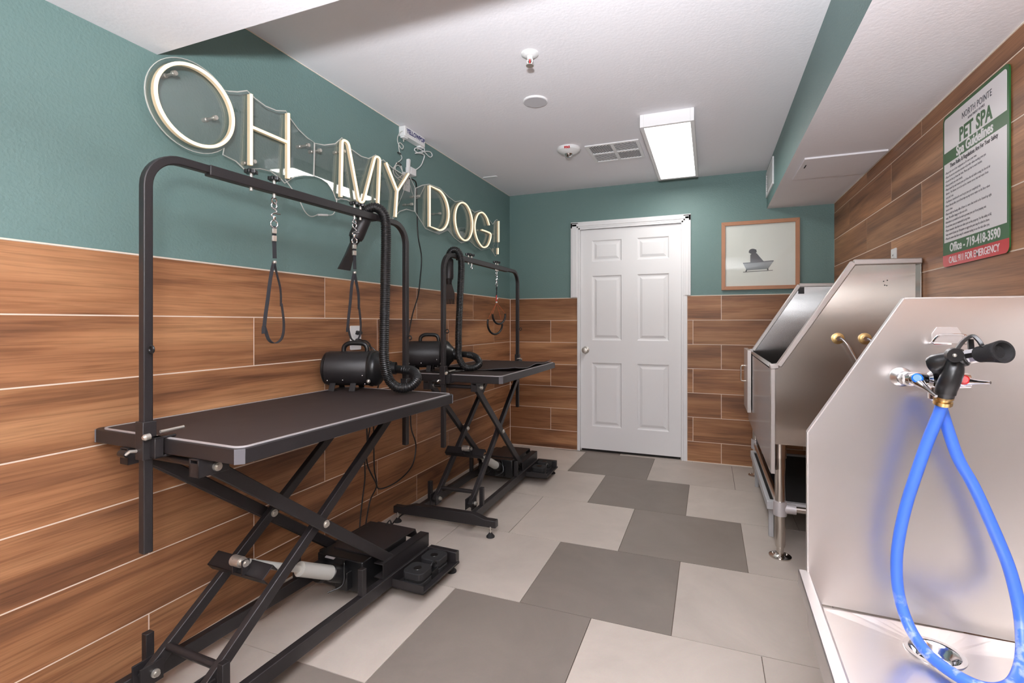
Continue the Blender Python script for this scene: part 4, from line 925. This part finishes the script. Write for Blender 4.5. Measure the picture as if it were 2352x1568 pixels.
dryer((-1.795,2.630,.875), ang, .875, 'farther black pet dryer, its hose draped over the arm of the farther table',
  [(-1.50,2.765,.980),(-1.44,2.765,.978),(-1.385,2.755,.970),(-1.340,2.725,.952),(-1.318,2.695,.925),(-1.345,2.665,.905),(-1.395,2.65,.912),(-1.428,2.64,.97),(-1.430,2.64,1.05),(-1.430,2.64,1.13),(-1.425,2.65,1.343),(-1.422,2.66,1.505),(-1.425,2.66,1.575),(-1.445,2.655,1.622),(-1.480,2.65,1.628),(-1.500,2.645,1.598),(-1.498,2.64,1.560)],
  [(-1.497,2.64,1.575),(-1.493,2.63,1.448),(-1.491,2.63,1.415),(-1.490,2.63,1.295)], (.9,.4,0), .92)
cord('electric_cable', [(-1.795,2.165,1.082),(-1.775,2.17,1.080),(-1.745,2.165,1.082),(-1.705,2.15,1.065),(-1.672,2.12,1.03),(-1.655,2.08,.99),(-1.650,2.06,.955)], .004, M['blackp'], 'upper of the black cords from the socket behind the nearer dryer', 'cord')
cord('electric_cable', [(-1.795,2.168,1.065),(-1.775,2.175,1.058),(-1.74,2.185,1.055),(-1.70,2.20,1.02),(-1.68,2.22,.95),(-1.70,2.23,.86),(-1.735,2.21,.72)], .004, M['blackp'], 'lower of the black cords from the socket behind the nearer dryer', 'cord')
mb = MB(); mb.lathe((-1.805,2.165,1.080),(-1.765,2.165,1.080),[(0,.014),(.6,.014),(1,.008)],16); mb.lathe((-1.805,2.17,1.125),(-1.775,2.17,1.125),[(0,.013),(1,.009)],16); tag(mb.build('plug', M['blackp']), 'black plug pushed into the socket above the nearer dryer', 'plug')
cord('electric_cable', [(-1.60,2.72,.945),(-1.61,2.66,.93),(-1.60,2.62,.895),(-1.56,2.58,.882),(-1.50,2.60,.880),(-1.44,2.70,.880),(-1.40,2.84,.880)], .0035, M['blackp'], 'thin black cord lying across the farther table top beside its dryer', 'cord')

# ================================================================== STAINLESS TUBS
def panel(mb, poly, y0, y1):
    """poly in (x,z), extruded y0..y1"""
    mb.prism(poly, frame_mx((0,0,0),(1,0,0),(0,0,1)), -y1, -y0)
def pipe_leg(t, x, y, ztop, flange=True):
    mb = MB(); mb.lathe((x,y,0.05),(x,y,ztop),[(0,.021),(.02,.024),(1,.024)],28); lg = mb.build('leg', M['pipe'], t)
    mb = MB(); mb.lathe((x,y,ztop-.075),(x,y,ztop),[(0,.029),(1,.029)],28); mb.build('leg_socket', M['pipe'], lg)
    mb = MB(); mb.lathe((x,y,.0),(x,y,.055),[(0,.052),(.10,.052),(.16,.026),(.3,.017),(1,.017)],32)
    for k in range(3): a = 2*math.pi*k/3+.5; mb.sphere((x+.037*math.cos(a),y+.037*math.sin(a),.007),.006)
    mb.build('floor_flange', M['pipe'], lg)
# ---- rear tub
t = empty('dog_bath_tub', (.30,2.72,0), 'rear tall stainless steel dog bath with sloping end panels, against the right wall', 'dog bath tub', 0, 'stainless steel dog baths along the right wall'); L = local(t)
S = M['steel']
def rel(poly, ox=.30): return [(x-ox, z) for x, z in poly]
xw = XR-.004
near = [(.286,.575),(.286,.958),(.325,.968),(.640,1.462),(xw-.022,1.455),(xw-.022,.575)]
mb = MB(); panel(mb, rel(near), 0, .003); mb.build('end_panel', S, t, smooth=False)
mb = MB(); panel(mb, rel(near), 1.48, 1.483); mb.build('end_panel', M['mirror'], t, smooth=False)
# rolled rims on both ends
for y in (-.016, 1.468):
    rim = rel([(.282,.960),(.322,.966),(.638,1.466),(xw,1.462)]); mb = MB()
    wd = .028
    for (a, b) in zip(rim, rim[1:]):
        a = Vector((a[0],0,a[1])); b = Vector((b[0],0,b[1])); d = (b-a).normalized()
        mb.bar((a.x,y+wd/2,a.z),(b.x,y+wd/2,b.z),wd,.026,up=(-d.z,0,d.x))
    mb.build('rolled_rim', M['flange'], t, bevel=.004)
mb = MB(); mb.box((-.012,-.012,.43),(.006,-.004,.958)); mb.build('door_track', M['flange'], t, bevel=.001)
mb = MB(); mb.box((-.012,1.487,.56),(.006,1.495,.958)); mb.build('door_track', M['flange'], t, bevel=.001)
mb = MB(); mb.box((xw-.30-.003,0,.575),(xw-.30,1.48,1.46)); mb.build('back_panel', S, t, smooth=False)
mb = MB(); mb.box((xw-.30-.022,0,1.452),(xw-.30,1.48,1.466)); mb.build('back_rim', M['flange'], t, bevel=.002)
mb = MB(); mb.box((-.013,.003,.575),(xw-.305,1.48,.580)); mb.build('tub_floor', S, t, smooth=False)
mb = MB(); mb.box((-.014,.003,.430),(-.010,1.48,.955)); mb.box((-.014,.003,.950),(.020,1.48,.957)); mb.build('front_apron', M['mirror'], t, smooth=False)
mb = MB(); mb.box((-.045,1.10,.54),(-.020,1.46,.985)); dr = mb.build('entry_door', M['flange'], t, bevel=.002)
mb = MB(); mb.tube(spline([Vector(p) for p in ((-.045,1.34,.855),(-.072,1.34,.850),(-.074,1.34,.80),(-.072,1.34,.745),(-.045,1.34,.740))],6),.005,10); mb.build('door_handle', M['pipe'], dr)
mb = MB(); mb.box((.33,1.470,1.40),(.37,1.479,1.45)); mb.build('latch', M['blackp'], t, bevel=.002)
for x, y in ((.035,.045),(.035,1.44),(.53,.045),(.53,1.44)): pipe_leg(t, x, y, .575)
mb = MB(); mb.cyl((.035,.045,.245),(.035,1.44,.245),.017,20); mb.cyl((.035,.045,.245),(.53,.045,.245),.015,20); mb.cyl((.53,.045,.245),(.53,1.44,.245),.015,20); mb.build('leg_brace', M['pipe'], t)
mb = MB()
for x in (.035,.53):
    for y in (.045,1.44):
        mb = MB(); mb.lathe((x,y,.210),(x,y,.280),[(0,.031),(1,.031)],24)
        if y < 1: s_ = 1 if x < .2 else -1; mb.lathe((x+s_*.015,y,.245),(x+s_*.070,y,.245),[(0,.024),(1,.024)],20)
        mb.build('brace_clamp', M['alu'], t)
mb = MB(); mb.box((.09,.25,.565),(.13,1.3,.575)); mb.cyl((.30,.74,.50),(.30,.74,.575),.045,24); mb.tube(spline([Vector(p) for p in ((.30,.74,.52),(.30,.72,.40),(.32,.60,.33),(.40,.40,.31))],8),.022,16); mb.build('drain_pipe', M['plastic'], t)
for x in (.275,.384):
    z = 1.105
    mb = MB(); mb.lathe((x,-.0,z),(x,-.016,z),[(0,.027),(.3,.027),(.35,.021),(.9,.021),(1,.014)],6 if 0 else 24); fit = mb.build('pipe_fitting', M['brass'], t)
    mb = MB(); mb.tube(spline([Vector(p) for p in ((x,-.012,z),(x+.012,-.030,z-.004),(x+.035,-.040,z-.035),(x+.068,-.040,z-.10),(x+.095,-.035,z-.165),(x+.12,-.020,z-.30))],8),.0062,12); mb.lathe((x,-.010,z),(x,-.026,z),[(0,.013),(1,.011)],16); mb.build('supply_tube', M['chrome'], fit)
mb = MB()
for dx, dz in ((0,0),(-.004,.018),(.008,-.002),(.010,.022)): mb.cyl((.462+dx,-.001,1.355+dz),(.462+dx,-.0015,1.355+dz),.0026,8)
mb.build('screw_hole', M['dark'], t)
t2 = empty('folded_ramp', (.62,3.45,.20), 'grey folding ramp panel stored flat under the rear steel tub', 'ramp')
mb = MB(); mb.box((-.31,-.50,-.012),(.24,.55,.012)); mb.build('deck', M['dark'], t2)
mb = MB(); mb.box((-.33,-.53,-.022),(.26,-.50,.024)); mb.box((-.33,-.50,-.022),(-.31,.55,.024)); mb.box((.24,-.50,-.022),(.26,.55,.024)); mb.box((-.33,.55,-.022),(.26,.58,.024)); mb.build('side_rail', M['ramp'], t2, bevel=.003)
mb = MB(); mb.bar((.13,-.48,.02),(.02,-.30,.36),.035,.012,up=(1,0,0)); mb.build('support_strut', M['ramp'], t2, bevel=.002)
mb = MB(); mb.bar((-.31,-.53,-.02),(-.25,-.53,-.20) if 0 else (-.30,-.55,-.02),.0,.0) if 0 else None
for x in (-.30,.22):
    mb = MB(); mb.box((x-.012,-.45,-.20),(x+.012,-.42,-.02)); mb.box((x-.012,.42,-.20),(x+.012,.45,-.02)); mb.build('support_leg', M['ramp'], t2, bevel=.002)

# ---- front tub
YN = 1.5
t = empty('dog_bath_tub', (.248,YN,0), 'front low stainless steel dog bath with blue hose, filling the right foreground', 'dog bath tub', R(-1.2), 'stainless steel dog baths along the right wall'); L = local(t)
xw2 = XR-.248-.018; SI = M['steel_in']; tc_ = .0025
mb = MB(); panel(mb, [(0,.430),(0,.885),(.212,1.241),(xw2,1.241),(xw2,.425)], 0, .004); mb.build('end_panel', SI, t, smooth=False)
mb = MB()
for a, b in (((0,.43),(0,.885)),((0,.885),(.212,1.241)),((.212,1.241),(xw2,1.241))):
    a = Vector((a[0],0,a[1])); b = Vector((b[0],0,b[1])); d = (b-a).normalized(); mb.bar((a.x,.008,a.z),(b.x,.008,b.z),.018,.004,up=(-d.z,0,d.x))
mb.build('panel_edge', M['flange'], t, bevel=.001)
LN = -1.75
mb = MB(); panel(mb, [(0,.430),(0,.885),(.212,1.241),(xw2,1.241),(xw2,.425)], LN-.004, LN); mb.build('end_panel', SI, t, smooth=False)
mb = MB(); mb.box((xw2-.004,LN,.425),(xw2,0,1.241)); mb.build('back_panel', SI, t, smooth=False)
# basin floor: four gentle folds towards the drain, with a round opening
dx, dy, dr_ = .240, -.103, .052
mb = MB(); ring = [(dx+dr_*math.cos(2*math.pi*k/32), dy+dr_*math.sin(2*math.pi*k/32)) for k in range(32)]
xa, xb, ya2, yb2 = .034, xw2-.004, LN, 0
outer = []
for (x, y) in ring:
    d = Vector((x-dx, y-dy)); tt = min(((xb-dx)/d.x if d.x > 1e-6 else 1e9), ((xa-dx)/d.x if d.x < -1e-6 else 1e9), ((yb2-dy)/d.y if d.y > 1e-6 else 1e9), ((-.9-dy)/d.y if d.y < -1e-6 else 1e9)); outer.append((dx+d.x*tt, dy+d.y*tt))
cs = [(xb,yb2),(xa,yb2),(xa,-.9),(xb,-.9)]
vs = [(x,y,.418) for x, y in ring]+[(x,y,.425) for x, y in outer]+[(x,y,.425) for x, y in cs]; fs = []
for k in range(32):
    l = (k+1) % 32; a, b = outer[k], outer[l]; f = [k, 32+k]
    for ci, c in enumerate(cs):
        if abs(a[0]-b[0]) > 1e-6 and abs(a[1]-b[1]) > 1e-6 and min(abs(a[0]-c[0]),abs(b[0]-c[0])) < 1e-6 and min(abs(a[1]-c[1]),abs(b[1]-c[1])) < 1e-6: f.append(64+ci)
    fs.append(tuple(f+[32+l, l]))
mb.add(vs, fs); mb.add([(xa,LN,.432),(xb,LN,.432),(xb,-.9,.425),(xa,-.9,.425)], [(0,1,2,3)])
mb.add([(xa,LN,.432),(xa,-.9,.425),(xa,0,.425),(.004,0,.505),(.004,LN,.505)], [(0,1,2,3,4)])
mb.build('basin', SI, t, smooth=False)
mb = MB(); mb.box((-.022,LN,.503),(.004,.012,.508)); mb.box((-.022,LN,.470),(-.018,.012,.508)); mb.box((.0,LN,.36),(.004,.004,.505)); mb.build('front_rim', M['flange'], t, bevel=.0015)
mb = MB(); mb.lathe((dx,dy,.421),(dx,dy,.4205-.002),[(0,.064),(1,.064)],40) if 0 else None
prof = [(.048,.4205),(.0575,.4205),(.058,.4175),(.051,.417),(.045,.411),(.041,.398),(.036,.393),(.0001,.3925)]
vs = []; fs = []
for r_, z in prof:
    for k in range(40): a = 2*math.pi*k/40; vs.append((dx+r_*math.cos(a), dy+r_*math.sin(a), z))
for i in range(len(prof)-1):
    for k in range(40): l = (k+1) % 40; fs.append((i*40+k, i*40+l, (i+1)*40+l, (i+1)*40+k))
mb.add(vs, fs); dn = mb.build('drain_cup', M['chrome'], t)
mb = MB()
for k in range(8): a = 2*math.pi*k/8; mb.cyl((dx+.024*math.cos(a),dy+.024*math.sin(a),.3930),(dx+.024*math.cos(a),dy+.024*math.sin(a),.3940),.0062,10)
mb.build('strainer_hole', M['dark'], dn)
mb = MB(); mb.lathe((dx,dy,.393),(dx,dy,.408),[(0,.012),(.4,.006),(1,.009)],16)
for k in range(3): a = math.pi*k/3+.3; mb.bar((dx-.02*math.cos(a),dy-.02*math.sin(a),.399),(dx+.02*math.cos(a),dy+.02*math.sin(a),.399),.004,.003)
mb.build('strainer_basket', M['chrome'], dn)
for x, y in ((.05,-.10),(.55,-.10),(.05,LN+.1),(.55,LN+.1)): pipe_leg(t, x, y, .42)
mb = MB(); mb.bar((.012,-.42,.36),(.05,-.12,.20),.03,.006,up=(1,0,0)); mb.build('apron_brace', M['flange'], t)
# ---- faucet on the front tub
def G(x, y, z): return Vector((x, y, z))      # world coordinates
f_ = empty('tub_faucet', (.53,1.49,1.043), 'chrome two-handle faucet with blue and red markers on the front tub end panel', 'faucet'); Lf = local(f_)
mb = MB(); 
for x in (.452,.561):
    mb = MB(); mb.lathe(Lf(x,1.494,1.043), Lf(x,1.470,1.043), [(0,.024),(.3,.024),(.7,.018),(1,.016)], 28)
    mb.build('escutcheon', M['chrome'], f_)
mb = MB(); mb.lathe(Lf(.452,1.470,1.043), Lf(.450,1.432,1.044), [(0,.013),(.3,.013),(.32,.017),(.8,.017),(1,.012)], 8); mb.lathe(Lf(.561,1.470,1.043), Lf(.558,1.432,1.044), [(0,.013),(.3,.013),(.32,.017),(.8,.017),(1,.012)], 8)
mb.lathe(Lf(.437,1.425,1.045), Lf(.568,1.425,1.045), [(0,.010),(.05,.017),(.2,.018),(.35,.014),(.4,.020),(.6,.020),(.65,.014),(.8,.018),(.95,.017),(1,.010)], 24)
mb.lathe(Lf(.504,1.425,1.045), Lf(.504,1.425,.995), [(0,.016),(.5,.016),(.55,.019),(.9,.019),(1,.013)], 24); mb.build('valve_body', M['chrome'], f_)
for nm, x, e, m_ in (('blue_marker', .456, (.474,1.350,1.015), 'bluep'), ('red_marker', .542, (.577,1.368,1.048), 'redp')):
    a = Vector((x,1.412,1.045)); e = Vector(e); d = (e-a)
    mb = MB(); pts = [a+d*(k/8) for k in range(9)]; mb.tube([Lf(p_) for p_ in pts], .008, 12, False, lambda i: (1.3,1.5,1.35,1.0,.75,.58,.50,.48,.42)[i]); mb.sphere(Lf(a), .015); hdl = mb.build('lever_handle', M['chrome'], f_)
    mb = MB(); c_ = a+Vector((0,-.012,.004)); mb.lathe(Lf(c_), Lf(c_+Vector((-.002,-.007,.002))), [(0,.0115),(.7,.011),(1,.008)], 24); mb.build(nm, M[m_], hdl)
# hose hook above the faucet
h_ = empty('hose_hook', (.545,1.495,1.155), 'chrome bracket hook fixed to the steel panel above the faucet', 'hook')
mb = MB(); mb.prism([(-.030,-.026),(.030,-.026),(.030,-.002),(.020,.014),(-.020,.014),(-.030,-.002)], frame_mx((0,-.002,0),(1,0,0),(0,0,1)), 0, .002); mb.build('hook_plate', M['flange'], h_, bevel=.0005)
mb = MB(); mb.tube(spline([Vector(p) for p in ((-.034,-.003,-.026),(-.036,-.022,-.024),(-.030,-.030,-.010),(-.020,-.030,-.004),(.020,-.030,-.004),(.030,-.030,-.010),(.036,-.022,-.024),(.034,-.003,-.026))],6),.0022,8); mb.tube([Vector((-.034,-.024,-.026)),Vector((.0,-.026,-.026))],.003,8); mb.sphere((0,-.001,.006),.003); mb.build('hook_wire', M['chrome'], h_)
# ---- spray gun hanging in the faucet hook
g_ = empty('spray_gun', (.52,1.38,1.08), 'black trigger spray gun with flared rubber nozzle on the end of the blue hose', 'spray gun'); Lg = local(g_)
A = G(.487,1.410,1.080); B_ = G(.536,1.372,1.104); C1 = G(.551,1.355,1.110); E1 = G(.570,1.300,1.120)
mb = MB(); mb.lathe(Lg(A), Lg(B_), [(-.10,.010),(-.04,.019),(.12,.0235),(.35,.022),(.55,.020),(.8,.0205),(.95,.020),(1,.017)], 28)
gp = spline([G(.517,1.378,1.092),G(.513,1.370,1.072),G(.507,1.372,1.050),G(.503,1.380,1.030),G(.502,1.386,1.012)],6)
mb.tube([Lg(p_) for p_ in gp], .0185, 20, False, lambda i: .85+.25*math.sin(min(1, i/18)*math.pi*.6)-(.12 if i > 21 else 0)); mb.build('body', M['blackp'], g_)
mb = MB(); mb.lathe(Lg(B_), Lg(C1), [(0,.0145),(.2,.0145),(.25,.0165),(.9,.0165),(1,.012)], 10); mb.build('chrome_collar', M['chrome'], g_)
mb = MB(); mb.lathe(Lg(C1), Lg(E1), [(0,.014),(.05,.0175),(.25,.018),(.55,.020),(.85,.0230),(.96,.0240),(1,.0230),(.995,.019),(.80,.013)], 32); mb.build('flared_nozzle', M['matte'], g_)
a0 = G(.506,1.352,1.108)
mb = MB(); lv = [a0, G(.513,1.350,1.124), G(.523,1.350,1.140), G(.537,1.348,1.151), G(.545,1.342,1.142), G(.549,1.335,1.130), G(.550,1.326,1.125)]
mb.ribbon([Lg(p_) for p_ in spline(lv,5)], .014, .007, [(.2,.95,0)]*31); mb.lathe(Lg(a0+Vector((0,.004,0))), Lg(a0+Vector((0,-.010,0))), [(0,.0165),(1,.0155)], 24)
tl = mb.build('trigger_lever', M['blackp'], g_, bevel=.001)
mb = MB(); mb.sphere(Lg(a0+Vector((-.002,-.011,.0))), .004); mb.build('rivet', M['bolt'], tl)
mb = MB(); mb.bar(Lg(G(.541,1.366,1.143)), Lg(G(.541,1.362,1.118)), .010, .006); mb.build('trigger_stem', M['blackp'], g_)
mb = MB(); e_ = G(.502,1.386,1.014); e2 = G(.501,1.394,.990); mb.lathe(Lg(e_), Lg(e2), [(0,.0175),(.25,.0185),(.3,.014),(.5,.014),(.55,.018),(.9,.018),(1,.013)], 12); mb.build('hose_coupling', M['brass'], g_)
# ---- blue hose with chalky residue on its lower loop
nt = M['blue'].node_tree; bs = nt.nodes['Principled BSDF']; src = bs.inputs['Base Color'].links[0].from_socket
tcn = nt.nodes.new('ShaderNodeTexCoord'); nzr = nt.nodes.new('ShaderNodeTexNoise'); nzr.inputs['Scale'].default_value = 38; nzr.inputs['Detail'].default_value = 6
sep = nt.nodes.new('ShaderNodeSeparateXYZ'); nt.links.new(tcn.outputs['Object'], sep.inputs[0]); nt.links.new(tcn.outputs['Object'], nzr.inputs['Vector'])
mrr = nt.nodes.new('ShaderNodeMapRange'); mrr.inputs[1].default_value = .56; mrr.inputs[2].default_value = .44; mrr.inputs[3].default_value = 0; mrr.inputs[4].default_value = .55; nt.links.new(sep.outputs[2], mrr.inputs[0])
rmp = nt.nodes.new('ShaderNodeMapRange'); rmp.inputs[1].default_value = .52; rmp.inputs[2].default_value = .60; nt.links.new(nzr.outputs['Fac'], rmp.inputs[0])
mu = nt.nodes.new('ShaderNodeMath'); mu.operation = 'MULTIPLY'; nt.links.new(mrr.outputs[0], mu.inputs[0]); nt.links.new(rmp.outputs[0], mu.inputs[1])
mxx = nt.nodes.new('ShaderNodeMix'); mxx.data_type = 'RGBA'; nt.links.new(mu.outputs[0], mxx.inputs[0]); nt.links.new(src, mxx.inputs[6]); mxx.inputs[7].default_value = srgb(205, 215, 235); nt.links.new(mxx.outputs[2], bs.inputs['Base Color'])
hz = [(.501,1.396,.990),(.496,1.400,.965),(.478,1.408,.900),(.460,1.412,.830),(.441,1.416,.750),(.427,1.418,.670),(.421,1.418,.600),(.424,1.412,.530),(.437,1.390,.470),(.455,1.345,.441),(.482,1.295,.436),(.515,1.265,.436),(.552,1.270,.437),(.590,1.305,.440),(.622,1.350,.465),(.640,1.390,.510),(.642,1.410,.560),(.630,1.418,.630),(.604,1.420,.710),(.570,1.420,.800),(.540,1.420,.865),(.520,1.421,.935),(.508,1.424,.985)]
mb = MB(); mb.tube(resample(spline([Vector(p_) for p_ in hz],10),.006), .0122, 18)
ho = mb.build('water_hose', M['blue']); tag(ho, 'glossy blue water hose looping down into the front steel tub', 'hose')
